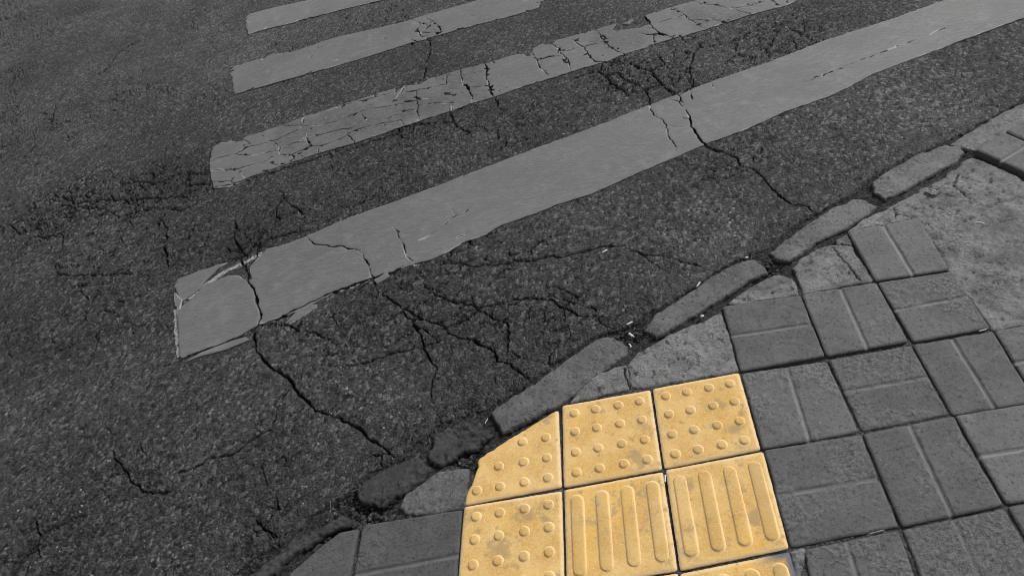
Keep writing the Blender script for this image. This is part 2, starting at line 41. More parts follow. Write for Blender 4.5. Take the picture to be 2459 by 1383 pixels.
MT = [[[0.7864,0.236],[0.7824,0.1584],[0.7761,0.0631],[0.7737,0.0175],[0.6885,0.0162],[0.5678,0.0148],[0.469,0.0191],[0.4732,0.0671],[0.4705,0.099],[0.5205,0.1425],[0.6051,0.1812],[0.715,0.2132]],[[0.3705,0.0798],[0.462,0.1008],[0.4655,0.0656],[0.4631,0.0204],[0.4218,0.0155],[0.3597,0.0105],[0.2873,0.0031],[0.3141,0.0364]],[[0.8245,0.2709],[0.8978,0.3126],[0.9835,0.3484],[1.0045,0.3486],[1.0322,0.3189],[1.0347,0.2561],[0.932,0.2568],[0.8461,0.2567]],[[1.0585,0.3688],[1.0939,0.4021],[1.1664,0.4339],[1.2106,0.4317],[1.2513,0.4144],[1.2532,0.3417],[1.2565,0.2608],[1.1645,0.2591],[1.0475,0.2565],[1.05,0.3068]],[[1.2754,0.4852],[1.335,0.5228],[1.4273,0.5495],[1.435,0.5147],[1.4903,0.4899],[1.3816,0.4838]],[[1.4357,0.547],[1.5187,0.5815],[1.596,0.6163],[1.6924,0.6601],[1.782,0.7149],[1.8291,0.6344],[1.8731,0.5445],[1.9553,0.4012],[2.0684,0.1071],[2.0178,-0.0257],[1.7136,0.0021],[1.4884,0.0154],[1.4866,0.1222],[1.4863,0.2405],[1.4922,0.3553],[1.4979,0.4834]],[[-0.2176,-0.2417],[-0.2023,-0.2069],[-0.112,-0.1545],[-0.0556,-0.1567],[-0.0293,-0.1602],[-0.0346,-0.2639],[-0.044,-0.272],[-0.112,-0.274],[-0.1653,-0.2711],[-0.2005,-0.2617]],[[1.2241,0.4564],[1.2604,0.4708],[1.2556,0.4252],[1.2187,0.4355]],[[0.7468,-0.5179],[0.773,-0.5149],[0.7619,-0.5382],[0.7405,-0.5722],[0.734,-0.625],[0.7296,-0.6243]]]
PV = [{"d":"V","q":[[1.2657,0.4775],[1.4904,0.4814],[1.473,0.2458],[1.2598,0.2509]],"g":[[1.3769,0.4726],[1.3689,0.2623]],"w":0.15,"z":6},{"d":"H","q":[[0.7981,0.2596],[1.0319,0.2479],[1.0166,0.0112],[0.7799,0.0101]],"g":[[0.7916,0.1381],[1.02,0.1308]],"w":0.3,"z":5},{"d":"V","q":[[1.0377,0.25],[1.2582,0.2441],[1.2476,0.0142],[1.0236,0.0112]],"g":[[1.1506,0.2429],[1.1365,0.018]],"w":0.2,"z":4},{"d":"H","q":[[1.2651,0.2459],[1.4793,0.2388],[1.4715,0.0132],[1.2631,0.0106]],"g":[[1.2619,0.1308],[1.4667,0.1338]],"w":0.55,"z":2},{"d":"V","q":[[0.7815,0.0037],[1.0183,-0.0028],[1.0115,-0.2365],[0.7643,-0.2414]],"g":[[0.9066,0.0007],[0.8854,-0.2339]],"w":0.35,"z":0},{"d":"H","q":[[1.0247,-0.0012],[1.2519,0.001],[1.2442,-0.231],[1.0203,-0.2357]],"g":[[1.0572,-0.1126],[1.2515,-0.1088]],"w":0.8,"z":0},{"d":"V","q":[[1.2577,0.0012],[1.4717,0.0008],[1.4549,-0.2322],[1.2512,-0.2337]],"g":[[1.3611,0.0019],[1.3542,-0.2325]],"w":0.3,"z":0},{"d":"H","q":[[1.4784,0.0007],[1.6856,0.0011],[1.657,-0.2247],[1.4617,-0.231]],"g":[[1.4718,-0.1113],[1.6721,-0.1132]],"w":0.4,"z":0},{"d":"H","q":[[0.7659,-0.2467],[1.0145,-0.2447],[0.9991,-0.4945],[0.7453,-0.5055]],"g":[[0.758,-0.3752],[1.007,-0.3696]],"w":0.5,"z":0},{"d":"V","q":[[1.0204,-0.2458],[1.2489,-0.2383],[1.2416,-0.4815],[1.0071,-0.4958]],"g":[[1.1363,-0.2429],[1.1228,-0.4857]],"w":0.3,"z":1},{"d":"H","q":[[1.2557,-0.2371],[1.4548,-0.2361],[1.4433,-0.4716],[1.2509,-0.4799]],"g":[[1.2525,-0.3561],[1.4493,-0.3542]],"w":0.25,"z":2},{"d":"V","q":[[0.7749,-0.5152],[0.9931,-0.5038],[0.9758,-0.7288],[0.7387,-0.7476]],"g":[[0.8715,-0.509],[0.8513,-0.7374]],"w":0.75,"z":-1},{"d":"V","q":[[1.0058,-0.5028],[1.242,-0.4878],[1.238,-0.7139],[0.9865,-0.7277]],"g":[[1.1225,-0.494],[1.1074,-0.7213]],"w":1.0,"z":-1},{"d":"H","q":[[1.2502,-0.4881],[1.4441,-0.4792],[1.431,-0.6984],[1.2467,-0.7135]],"g":[[1.246,-0.6028],[1.4342,-0.5893]],"w":0.5,"z":0},{"d":"H","q":[[1.8063,0.7463],[1.9337,0.807],[2.0099,0.6408],[1.8834,0.5819]],"g":[[1.8441,0.6626],[1.9745,0.7237]],"w":0.1,"z":14},{"d":"H","q":[[1.942,0.8119],[2.0692,0.8701],[2.1373,0.697],[2.0167,0.6433]],"g":[[1.9803,0.7267],[2.1046,0.7799]],"w":0.1,"z":13},{"d":"H","q":[[-0.3228,-0.2765],[-0.0464,-0.2777],[-0.0709,-0.5184],[-0.3531,-0.521]],"g":[[-0.3392,-0.4108],[-0.0603,-0.4017]],"w":0.25,"z":0},{"d":"V","q":[[2.0801,0.8743],[2.2116,0.9309],[2.2766,0.7515],[2.1442,0.6996]],"g":None,"w":0.1,"z":13},{"d":"V","q":[[1.4663,-0.232],[1.6608,-0.2281],[1.6433,-0.462],[1.4494,-0.4705]],"g":[[1.5623,-0.231],[1.5451,-0.4659]],"w":0.3,"z":0},{"d":"V","q":[[-0.0678,-0.5228],[-0.3547,-0.5267],[-0.3874,-0.7351],[-0.0954,-0.7359]],"g":None,"w":0.3,"z":0},{"d":"H","q":[[1.4515,-0.4762],[1.6442,-0.4686],[1.6168,-0.691],[1.4381,-0.6977]],"g":None,"w":0.4,"z":0}]
QP = [[-0.3339,-0.2843],[-0.3464,-0.4053],[-0.3616,-0.5218],[-0.6428,-0.5215],[-0.5676,-0.4502],[-0.5215,-0.3859],[-0.4488,-0.327],[-0.3888,-0.2873]]
TT = [{"k":"dot","q":[[-0.0464,-0.0065],[0.248,-0.0052],[0.2278,-0.2601],[-0.0392,-0.2668]],"poly":[[0.2482,-0.014],[0.211,-0.0283],[0.1466,-0.0613],[0.0886,-0.0878],[0.0509,-0.1095],[0.0028,-0.1329],[0.0019,-0.1566],[-0.0179,-0.2111],[-0.0312,-0.2276],[-0.0392,-0.2668],[0.2279,-0.2589]]},{"k":"dot","q":[[0.2596,-0.0016],[0.5189,0.0012],[0.4974,-0.2548],[0.2322,-0.2609]],"poly":None},{"k":"dot","q":[[0.5252,0.0029],[0.7757,0.008],[0.7584,-0.2428],[0.5021,-0.2532]],"poly":None},{"k":"dot","q":[[-0.0405,-0.2702],[0.2267,-0.2685],[0.2022,-0.5256],[-0.068,-0.5327]],"poly":None},{"k":"bar","q":[[0.2325,-0.267],[0.4974,-0.2598],[0.4755,-0.5208],[0.2062,-0.5262]],"poly":None},{"k":"bar","q":[[0.5045,-0.2574],[0.7631,-0.2487],[0.7415,-0.5079],[0.4802,-0.5216]],"poly":None},{"k":"bar","q":[[0.4779,-0.5272],[0.7401,-0.5148],[0.7204,-0.7617],[0.4653,-0.7786]],"poly":None},{"k":"bar","q":[[0.2066,-0.5312],[0.4743,-0.5257],[0.4611,-0.7781],[0.1809,-0.7887]],"poly":None},{"k":"dot","q":[[-0.0691,-0.5385],[0.2016,-0.5305],[0.1773,-0.7883],[-0.0912,-0.7971]],"poly":None}]
OB = {"cig":[[0.4979,0.2248],[0.51,0.2066]],"chip":[[0.4975,0.2578],[0.5174,0.2654]],"bit":[[0.4899,0.1825],[0.4937,0.1683]],"butt2":[[0.744,0.363],[0.7591,0.38]],"stone":[[0.7285,0.236]],"stick":[[0.0381,-0.0027],[0.0297,-0.0214]],"sliver":[[0.5016,-0.2704],[0.4959,-0.2912]],"sl2":[[0.9295,-0.5008],[0.9654,-0.4973]],"sl3":[[1.273,-0.2316],[1.3178,-0.229]],"sl4":[[1.64,0.423],[1.6621,0.4064]],"leaf":[[1.5889,0.5867]],"chip2":[[0.4752,0.6016],[0.4945,0.6114]],"sl5":[[1.4404,0.0096],[1.462,0.0123]],"stone2":[[0.9301,0.4504]],"hole":[[1.4223,0.6111]]}
MCR = [[[1.1995, 0.4268], [1.206, 0.3756], [1.2147, 0.316], [1.2208, 0.2682]], [[1.0441, 0.342], [1.0382, 0.2878], [1.0371, 0.2484]], [[0.457, 0.094], [0.4619, 0.0464], [0.4623, 0.016]], [[1.4459, 0.5549], [1.4309, 0.5053]], [[1.7042, 0.6562], [1.6628, 0.5998], [1.6801, 0.5274]]]
GUT = [[0.5041, 0.2233, 0.045, 260, 1.2], [0.9894, 0.3949, 0.05, 200, 1.4], [1.4206, 0.6071, 0.04, 90, 1.0], [-0.2925, -0.2365, 0.09, 500, 1.8], [-0.3681, -0.1925, 0.07, 300, 1.5], [-0.0303, -0.108, 0.06, 250, 1.2], [0.0049, -0.1413, 0.05, 150, 1.2], [-0.4295, -0.2927, 0.07, 200, 1.3], [1.1228, 0.3982, 0.04, 80, 1], [1.7681, 0.7568, 0.03, 60, 1], [0.3224, 0.0077, 0.03, 80, 1], [0.1953, -0.0252, 0.03, 80, 1], [0.5948, 0.1356, 0.03, 80, 1]]
GATE = [[-1.945, 1.578, 0.45, 1.0], [-1.5584, 1.5536, 0.4, 0.95], [-1.249, 1.551, 0.2, 0.9], [-0.907, 1.049, 0.22, 0.8], [-1.2448, 1.0916, 0.3, 0.55], [-0.7933, 1.2305, 0.2, 0.6], [-0.2163, 1.5964, 0.25, 0.8], [-0.5604, 1.4851, 0.2, 0.6], [0.1312, 1.5726, 0.2, 0.55], [0.7608, 1.7239, 0.28, 0.9], [0.969, 1.6381, 0.18, 0.9], [1.0798, 1.8641, 0.2, 0.6], [0.027, 0.4085, 0.22, 0.5], [-0.1921, 0.5404, 0.2, 0.5], [-0.4091, 0.4174, 0.2, 0.55], [-0.6435, 0.4909, 0.15, 0.7], [-0.6574, 0.0522, 0.2, 0.4], [-1.1076, 0.0034, 0.25, 0.45], [-1.3258, -0.1371, 0.2, 0.45], [0.4691, 0.2841, 0.1, 0.5], [0.1496, 0.1691, 0.12, 0.45], [-0.6028, -0.253, 0.15, 0.7], [-0.2667, -0.0502, 0.08, 0.7], [1.3285, 1.7939, 0.3, 0.35], [-1.6812, 1.1589, 0.3, 0.6], [-2.0738, 1.4346, 0.3, 0.7]]

LOG = lambda *a: None

# ---------------------------------------------------------------- numeric helpers
def hsh(ix, iy, s):
    h = (ix.astype(np.int64) * 374761393 + iy.astype(np.int64) * 668265263 + s * 1274126177) & 0xffffffff
    h = ((h ^ (h >> 13)) * 1274126177) & 0xffffffff
    h = ((h ^ (h >> 16)) * 2246822519) & 0xffffffff
    return ((h ^ (h >> 15)) & 0xffffff) / float(0xffffff)

def vn(x, y, s=0):                                   # value noise, -1..1
    fx, fy = np.floor(x), np.floor(y); tx, ty = x - fx, y - fy
    tx = tx * tx * (3 - 2 * tx); ty = ty * ty * (3 - 2 * ty)
    a = hsh(fx, fy, s); b = hsh(fx + 1, fy, s); c = hsh(fx, fy + 1, s); d = hsh(fx + 1, fy + 1, s)
    return ((a * (1 - tx) + b * tx) * (1 - ty) + (c * (1 - tx) + d * tx) * ty) * 2 - 1

def fbm(x, y, f, n=3, s=0, g=0.55):
    r = 0; a = 1; t = 0
    for i in range(n):
        k = 0.5 + i * 0.7
        r = r + a * vn((x * math.cos(k) - y * math.sin(k)) * f, (x * math.sin(k) + y * math.cos(k)) * f, s + i * 17)
        t += a; a *= g; f *= 2.03
    return r / t

def worley(x, y, cell, s=0):                         # nearest-stone distance (in cells) and the stone's own random number
    X, Y = x / cell, y / cell; fx, fy = np.floor(X), np.floor(Y)
    best = np.full(x.shape, 9.0); idv = np.zeros(x.shape); second = best.copy()
    for i in (-1, 0, 1):
        for j in (-1, 0, 1):
            cx, cy = fx + i, fy + j
            px, py = cx + hsh(cx, cy, s), cy + hsh(cx, cy, s + 1)
            d = (px - X) ** 2 + (py - Y) ** 2
            m = d < best
            second = np.where(m, best, np.minimum(second, d))
            idv = np.where(m, hsh(cx, cy, s + 2), idv); best = np.where(m, d, best)
    return np.sqrt(best), idv, np.sqrt(second)

def seg_dist(x, y, pts, closed=False):
    d = np.full(x.shape, 1e9)
    n = len(pts)
    for i in range(n if closed else n - 1):
        ax, ay = pts[i]; bx, by = pts[(i + 1) % n]
        vx, vy = bx - ax, by - ay; L = vx * vx + vy * vy + 1e-12
        t = np.clip(((x - ax) * vx + (y - ay) * vy) / L, 0, 1)
        dd = (x - ax - t * vx) ** 2 + (y - ay - t * vy) ** 2
        np.minimum(d, dd, out=d)
    return np.sqrt(d)

def sdf(x, y, pts):                                  # signed distance, positive inside
    ins = np.zeros(x.shape, bool); n = len(pts)
    for i in range(n):
        ax, ay = pts[i]; bx, by = pts[(i + 1) % n]
        c = (ay > y) != (by > y)
        if ay != by:
            ins ^= c & (x < (bx - ax) * (y - ay) / (by - ay) + ax)
    d = seg_dist(x, y, pts, True)
    return np.where(ins, d, -d)

def warp(x, y):                                      # jagged run of the cracks: the same everywhere in the road
    return (x + 0.0085 * fbm(x, y, 24, 2, 101, .6) + .0050 * fbm(x, y, 85, 2, 5), y + 0.0085 * fbm(x, y, 24, 2, 211, .6) + .0050 * fbm(x, y, 85, 2, 9))

def crack_gap(x, y):                                 # how far inside a crack (metres; negative outside), and half width there
    g = np.full(x.shape, -0.05); wx, wy = warp(x, y)
    wm = 1 + 1.15 * fbm(x, y, 17, 2, 77)
    for ci_, (wmm, pts) in enumerate(CR):
        inpaint = ci_ >= NPAINT
        hw = wmm * 0.00037 + .00028
        P = np.array(pts); lo = P.min(0) - 0.05; hi = P.max(0) + 0.05
        m = (x > lo[0]) & (x < hi[0]) & (y > lo[1]) & (y < hi[1])
        if not m.any(): continue
        xs, ys = wx[m], wy[m]
        d = seg_dist(xs, ys, pts)
        # taper at the two ends
        e = np.minimum(np.hypot(xs - P[0][0], ys - P[0][1]), np.hypot(xs - P[-1][0], ys - P[-1][1]))
        g[m] = np.maximum(g[m], hw * np.clip(wm[m], .70 if inpaint else .12, 1.5 if inpaint else 2.2) * (0.35 + 0.55 * np.clip(e / 0.04, 0, 1)) - d)
    return g

def sm(a, b, t): t = np.clip((t - a) / (b - a), 0, 1); return t * t * (3 - 2 * t)

# ---------------------------------------------------------------- mesh helpers
def mesh_from(name, co, quads, mat, parent=None, attrs=None, smooth=True, tris=None):
    me = bpy.data.meshes.new(name)
    quads = np.asarray(quads, np.int32).reshape(-1, 4)
    nt = 0 if tris is None else len(tris)
    me.vertices.add(len(co)); me.vertices.foreach_set('co', np.asarray(co, np.float32).ravel())
    li = quads.ravel()
    ls = np.arange(len(quads)) * 4
    if nt:
        tr = np.asarray(tris, np.int32); ls = np.concatenate([ls, len(li) + np.arange(nt) * 3]); li = np.concatenate([li, tr.ravel()])
    me.loops.add(len(li)); me.loops.foreach_set('vertex_index', li.astype(np.int32))
    me.polygons.add(len(ls)); me.polygons.foreach_set('loop_start', ls.astype(np.int32))
    me.polygons.foreach_set('use_smooth', np.full(len(ls), smooth))
    me.update(calc_edges=True)
    for k, v in (attrs or {}).items():
        a = me.attributes.new(k, 'FLOAT', 'POINT'); a.data.foreach_set('value', np.asarray(v, np.float32))
    me.materials.append(mat)
    o = bpy.data.objects.new(name, me); col.objects.link(o)
    if parent: o.parent = parent
    return o

def implicit_grid(bbox, cell, gfun, rot=0.0):
    """cells where gfun > 0 on a regular grid, the border vertices moved onto gfun = 0"""
    x0, y0, x1, y1 = bbox
    nx, ny = int((x1 - x0) / cell) + 2, int((y1 - y0) / cell) + 2
    X, Y = np.meshgrid(x0 + np.arange(nx) * cell, y0 + np.arange(ny) * cell)
    G = gfun(X, Y)
    keep = (G[:-1, :-1] + G[1:, :-1] + G[:-1, 1:] + G[1:, 1:]) > 0
    ref = np.zeros((ny + 1, nx + 1), int); k = keep.astype(int)
    ref = np.zeros((ny, nx), int)
    ref[:-1, :-1] += k; ref[1:, :-1] += k; ref[:-1, 1:] += k; ref[1:, 1:] += k
    bnd = (ref > 0) & (ref < 4)
    gy, gx = np.gradient(G, cell)
    n2 = gx * gx + gy * gy + 1e-6
    dx, dy = -G * gx / n2, -G * gy / n2
    L = np.hypot(dx, dy) + 1e-12; f = np.minimum(1, 0.62 * cell / L)
    X = np.where(bnd, X + dx * f, X); Y = np.where(bnd, Y + dy * f, Y)
    G = np.where(bnd, 0, np.maximum(G, 0))
    return X, Y, G, keep

def components(keep):
    """4-connected pieces of a boolean cell map: row runs joined by union-find"""
    par = []
    def find(a):
        while par[a] != a: par[a] = par[par[a]]; a = par[a]
        return a
    lab = -np.ones(keep.shape, int); prev = []
    for j in range(keep.shape[0]):
        r = np.flatnonzero(np.diff(np.concatenate([[0], keep[j].astype(np.int8), [0]]))); cur = []
        for a, b in zip(r[::2], r[1::2]):
            i = len(par); par.append(i); cur.append((a, b, i)); lab[j, a:b] = i
            for c, d, k in prev:
                if c < b and d > a:
                    ra, rb = find(i), find(k)
                    if ra != rb: par[ra] = rb
        prev = cur
    root = np.array([find(i) for i in range(len(par))] + [-1])
    return np.where(lab >= 0, root[lab], -1)

def slab(name, grid, cells, zfun, thick, mat, parent=None, attrf=None, zpad=0):
    """a solid piece: the top over the given cells, side walls down to -thick"""
    X, Y, G, _ = grid
    ny, nx = X.shape
    cj, ci = np.nonzero(cells)
    q = np.stack([cj * nx + ci, cj * nx + ci + 1, (cj + 1) * nx + ci + 1, (cj + 1) * nx + ci], 1)
    used, inv = np.unique(q, return_inverse=True); q = inv.reshape(-1, 4)
    x, y, g = X.ravel()[used], Y.ravel()[used], G.ravel()[used]
    z = zfun(x, y, g)
    e = np.concatenate([q[:, [0, 1]], q[:, [1, 2]], q[:, [2, 3]], q[:, [3, 0]]])
    n = len(x)
    key = np.minimum(e[:, 0], e[:, 1]) * n + np.maximum(e[:, 0], e[:, 1])
    _, idx, cnt = np.unique(key, return_index=True, return_counts=True)
    be = e[idx[cnt == 1]]
    bv, binv = np.unique(be, return_inverse=True); be2 = binv.reshape(-1, 2); nb = len(bv)
    co = np.concatenate([np.stack([x, y, z], 1), np.stack([x[bv], y[bv], z[bv]], 1), np.stack([x[bv], y[bv], z[bv] - thick], 1)])
    wq = np.stack([be2[:, 1] + n, be2[:, 0] + n, be2[:, 0] + n + nb, be2[:, 1] + n + nb], 1)
    at = {}
    if attrf:
        for k, v in attrf(x, y, g, z).items(): at[k] = np.concatenate([v, v[bv], v[bv]])
    return mesh_from(name, co, np.concatenate([q, wq]), mat, parent, at)

# ---------------------------------------------------------------- materials
def material(name):
    m = bpy.data.materials.new(name); m.use_nodes = True
    nt = m.node_tree; b = nt.nodes['Principled BSDF']
    return m, nt, b

class N:                                             # short node-tree writer
    def __init__(s, nt): s.t = nt; s.co = nt.nodes.new('ShaderNodeTexCoord').outputs['Object']
    def _in(s, sock, v):
        if isinstance(v, bpy.types.NodeSocket): s.t.links.new(v, sock)
        elif v is not None: sock.default_value = v
    def attr(s, n): a = s.t.nodes.new('ShaderNodeAttribute'); a.attribute_name = n; return a.outputs['Fac']
    def noise(s, scale, detail=3, rough=.6, vec=None, dist=0):
        n = s.t.nodes.new('ShaderNodeTexNoise'); n.inputs['Scale'].default_value = scale; n.inputs['Detail'].default_value = detail
        n.inputs['Roughness'].default_value = rough; n.inputs['Distortion'].default_value = dist; s._in(n.inputs['Vector'], vec or s.co); return n.outputs['Fac']
    def vor(s, scale, feature='F1', vec=None):
        n = s.t.nodes.new('ShaderNodeTexVoronoi'); n.feature = feature; n.inputs['Scale'].default_value = scale; s._in(n.inputs['Vector'], vec or s.co); return n
    def mp(s, loc=(0, 0, 0), rot=(0, 0, 0), sc=(1, 1, 1)):
        n = s.t.nodes.new('ShaderNodeMapping'); s._in(n.inputs[0], s.co); n.inputs[1].default_value = loc; n.inputs[2].default_value = rot; n.inputs[3].default_value = sc; return n.outputs[0]
    def m(s, op, a, b=None, c=None, clamp=False):
        n = s.t.nodes.new('ShaderNodeMath'); n.operation = op; n.use_clamp = clamp
        s._in(n.inputs[0], a); s._in(n.inputs[1], b)
        if c is not None: s._in(n.inputs[2], c)
        return n.outputs[0]
    def rng(s, v, a, b, c, d):
        n = s.t.nodes.new('ShaderNodeMapRange'); n.interpolation_type = 'SMOOTHSTEP'
        s._in(n.inputs[0], v)
        for i, q in enumerate((a, b, c, d)): s._in(n.inputs[1 + i], q)
        return n.outputs[0]
    def mix(s, f, a, b, blend='MIX'):
        n = s.t.nodes.new('ShaderNodeMix'); n.data_type = 'RGBA'; n.blend_type = blend
        s._in(n.inputs[0], f); s._in(n.inputs[6], g4(a)); s._in(n.inputs[7], g4(b)); return n.outputs[2]
    def bump(s, h, dist, strength=1.0, normal=None):
        n = s.t.nodes.new('ShaderNodeBump'); s._in(n.inputs['Height'], h); n.inputs['Distance'].default_value = dist; n.inputs['Strength'].default_value = strength
        s._in(n.inputs['Normal'], normal); return n.outputs[0]

def g4(v):
    if isinstance(v, (int, float)): return (v, v, v, 1)
    if isinstance(v, tuple) and len(v) == 3: return v + (1,)
    return v

def mat_asphalt():
    m, nt, b = material('asphalt'); n = N(nt)
    v1 = n.vor(88); v2 = n.vor(190); v3 = n.vor(58); ve = n.vor(120, 'DISTANCE_TO_EDGE')
    base = n.mix(n.rng(n.noise(230, 3, .8), .38, .62, 0, 1), 0.014, 0.125)
    base = n.mix(n.rng(v2.outputs['Color'], .45, .85, 0, .8), base, 0.125)
    base = n.mix(n.rng(v1.outputs['Color'], .62, .90, 0, .9), base, 0.23)
    base = n.mix(n.rng(v1.outputs['Color'], .12, .34, .9, 0), base, 0.014)
    chip = n.m('MULTIPLY', n.rng(v3.outputs['Color'], .80, .90, 0, 1), n.rng(v3.outputs['Distance'], .22, .42, 1, 0))
    base = n.mix(n.m('MULTIPLY', chip, n.rng(n.noise(2.2, 2), .35, .62, .15, 1)), base, 0.36)
    base = n.mix(n.rng(ve.outputs['Distance'], .10, .0, 0, .75), base, 0.012)
    base = n.mix(n.m('MULTIPLY', n.attr('hollow'), .85), base, 0.010)           # bitumen between the stones
    base = n.mix(n.rng(n.attr('polish_sheen'), 0, 1, 0, .25), base, 0.090)           # worn stones, plus the sky sheen of the far road painted pale
    base = n.mix(n.attr('dust'), base, 0.12)
    big = n.mix(n.rng(n.noise(1.3, 6, .7), .34, .66, 0, 1), 1.0, 1.70)
    big = n.mix(n.rng(n.noise(5, 4, .7, n.mp(loc=(5, 2, 0))), .58, .72, 0, .5), big, 0.75); base = n.mix(1.0, base, big, 'MULTIPLY')
    tn = n.attr('tone'); cmb = nt.nodes.new('ShaderNodeCombineColor')
    for i in range(3): nt.links.new(tn, cmb.inputs[i])
    base = n.mix(1.0, base, cmb.outputs[0], 'MULTIPLY')
    pale = n.rng(n.m('MULTIPLY', n.attr('remnant'), n.m('ADD', n.noise(110, 4, .85), .20)), .60, .72, 0, 1)
    base = n.mix(pale, base, 0.60)
    base = n.mix(n.attr('crack'), base, 0.006)
    nt.links.new(base, b.inputs['Base Color'])
    b.inputs['Roughness'].default_value = .82; b.inputs['Specular IOR Level'].default_value = .35
    h = n.m('ADD', n.m('MULTIPLY', v1.outputs['Distance'], -0.9), n.m('MULTIPLY', n.noise(420, 3, .7), 1.1))
    h = n.m('SUBTRACT', h, n.m('MULTIPLY', v2.outputs['Distance'], .6))
    nt.links.new(n.bump(h, .0085, 1.0), b.inputs['Normal'])
    return m

def mat_paint():
    m, nt, b = material('road_paint'); n = N(nt)
    st = n.mp(rot=(0, 0, math.radians(-14)), sc=(1, 7, 1))
    base = n.mix(n.rng(n.noise(20, 6, .8, st), .38, .64, 0, 1), 0.185, 0.37)
    base = n.mix(n.rng(n.noise(4.5, 5, .7, n.mp(rot=(0, 0, math.radians(-14)), sc=(1, 2.2, 1))), .40, .66, 0, .65), base, 0.20)
    base = n.mix(n.rng(n.noise(9, 6, .8), .52, .68, 0, .55), base, 0.46)
    base = n.mix(n.rng(n.noise(70, 4, .7, st), .60, .78, 0, .5), base, 0.15)
    base = n.mix(n.rng(n.noise(260, 3, .85), .42, .60, 0, .5), base, 0.37)
    base = n.mix(n.rng(n.noise(200, 3, .85, n.mp(loc=(2, 5, 3))), .56, .68, 0, .5), base, 0.12)
    base = n.mix(n.m('MULTIPLY', n.attr('rub'), n.rng(n.noise(30, 4, .75, st), .42, .6, 0, 1)), base, 0.11)   # tyre rub
    base = n.mix(n.rng(n.attr('rim'), 0, 1, 0, .85), base, 0.72)
    base = n.mix(n.rng(n.noise(1.7, 3), .3, .7, 0, .25), base, 0.36)
    cmb = nt.nodes.new('ShaderNodeCombineColor'); tq = n.m('MULTIPLY', n.m('POWER', n.attr('tone'), .55), .63)
    for i in range(3): nt.links.new(tq, cmb.inputs[i])
    base = n.mix(1.0, base, cmb.outputs[0], 'MULTIPLY')
    nt.links.new(base, b.inputs['Base Color']); b.inputs['Roughness'].default_value = .68; b.inputs['Specular IOR Level'].default_value = .3
    h = n.m('ADD', n.noise(240, 4, .7), n.m('MULTIPLY', n.noise(28, 3, .6, st), .8))
    h = n.m('SUBTRACT', h, n.m('MULTIPLY', n.vor(95).outputs['Distance'], .15))
    nt.links.new(n.bump(h, .0016, .8), b.inputs['Normal'])
    return m

def mat_concrete(name, lo, hi, worn, dark, bumpd=.0016, pit=True):
    """attributes: wear (rough broken-open skin), groove (dust), tone"""
    m, nt, b = material(name); n = N(nt)
    oi = nt.nodes.new('ShaderNodeObjectInfo').outputs['Random']
    shift = nt.nodes.new('ShaderNodeVectorMath'); shift.operation = 'ADD'; nt.links.new(n.co, shift.inputs[0]); cc = nt.nodes.new('ShaderNodeCombineXYZ'); nt.links.new(n.m('MULTIPLY', oi, 37.0), cc.inputs[2]); nt.links.new(cc.outputs[0], shift.inputs[1]); n.co = shift.outputs[0]
    base = n.mix(n.rng(n.noise(9, 6, .75), .33, .67, 0, 1), lo, hi)
    base = n.mix(n.rng(n.noise(330, 2), .25, .8, 0, .6), base, hi * 1.12)
    base = n.mix(n.rng(n.noise(110, 5, .85), .53, .63, 0, .85), base, lo * .38)
    base = n.mix(n.rng(n.noise(95, 5, .85, n.mp(loc=(4, 2, 9))), .55, .66, 0, .6), base, worn)
    base = n.mix(n.m('MULTIPLY', n.attr('wear'), n.rng(n.noise(120, 4, .85), .42, .58, .0, 1)), base, worn)
    v = n.vor(130); sp = n.m('MULTIPLY', n.rng(v.outputs['Color'], .88, .95, 0, 1), n.rng(v.outputs['Distance'], .2, .34, 1, 0))
    base = n.mix(n.m('MULTIPLY', sp, .55), base, worn * 1.5)
    base = n.mix(n.rng(n.noise(23, 4, .7), .62, .74, 0, .55), base, dark)
    base = n.mix(n.attr('groove'), base, worn * 1.0)
    base = n.mix(n.attr('dirt'), base, dark * .5)
    vari = n.m('ADD', n.m('MULTIPLY', oi, .26), .87)
    mul = n.m('MULTIPLY', vari, n.attr('tone'))
    rgb = nt.nodes.new('ShaderNodeCombineColor'); [nt.links.new(mul, rgb.inputs[i]) for i in range(3)]
    base = n.mix(1.0, base, rgb.outputs[0], 'MULTIPLY')
    nt.links.new(base, b.inputs['Base Color']); b.inputs['Roughness'].default_value = .85; b.inputs['Specular IOR Level'].default_value = .3
    h = n.m('ADD', n.noise(210, 5, .9), n.m('MULTIPLY', n.m('ADD', n.attr('wear'), .2), n.m('MULTIPLY', n.noise(110, 4, .9), 4.0)))
    nt.links.new(n.bump(h, bumpd, .8), b.inputs['Normal'])
    return m

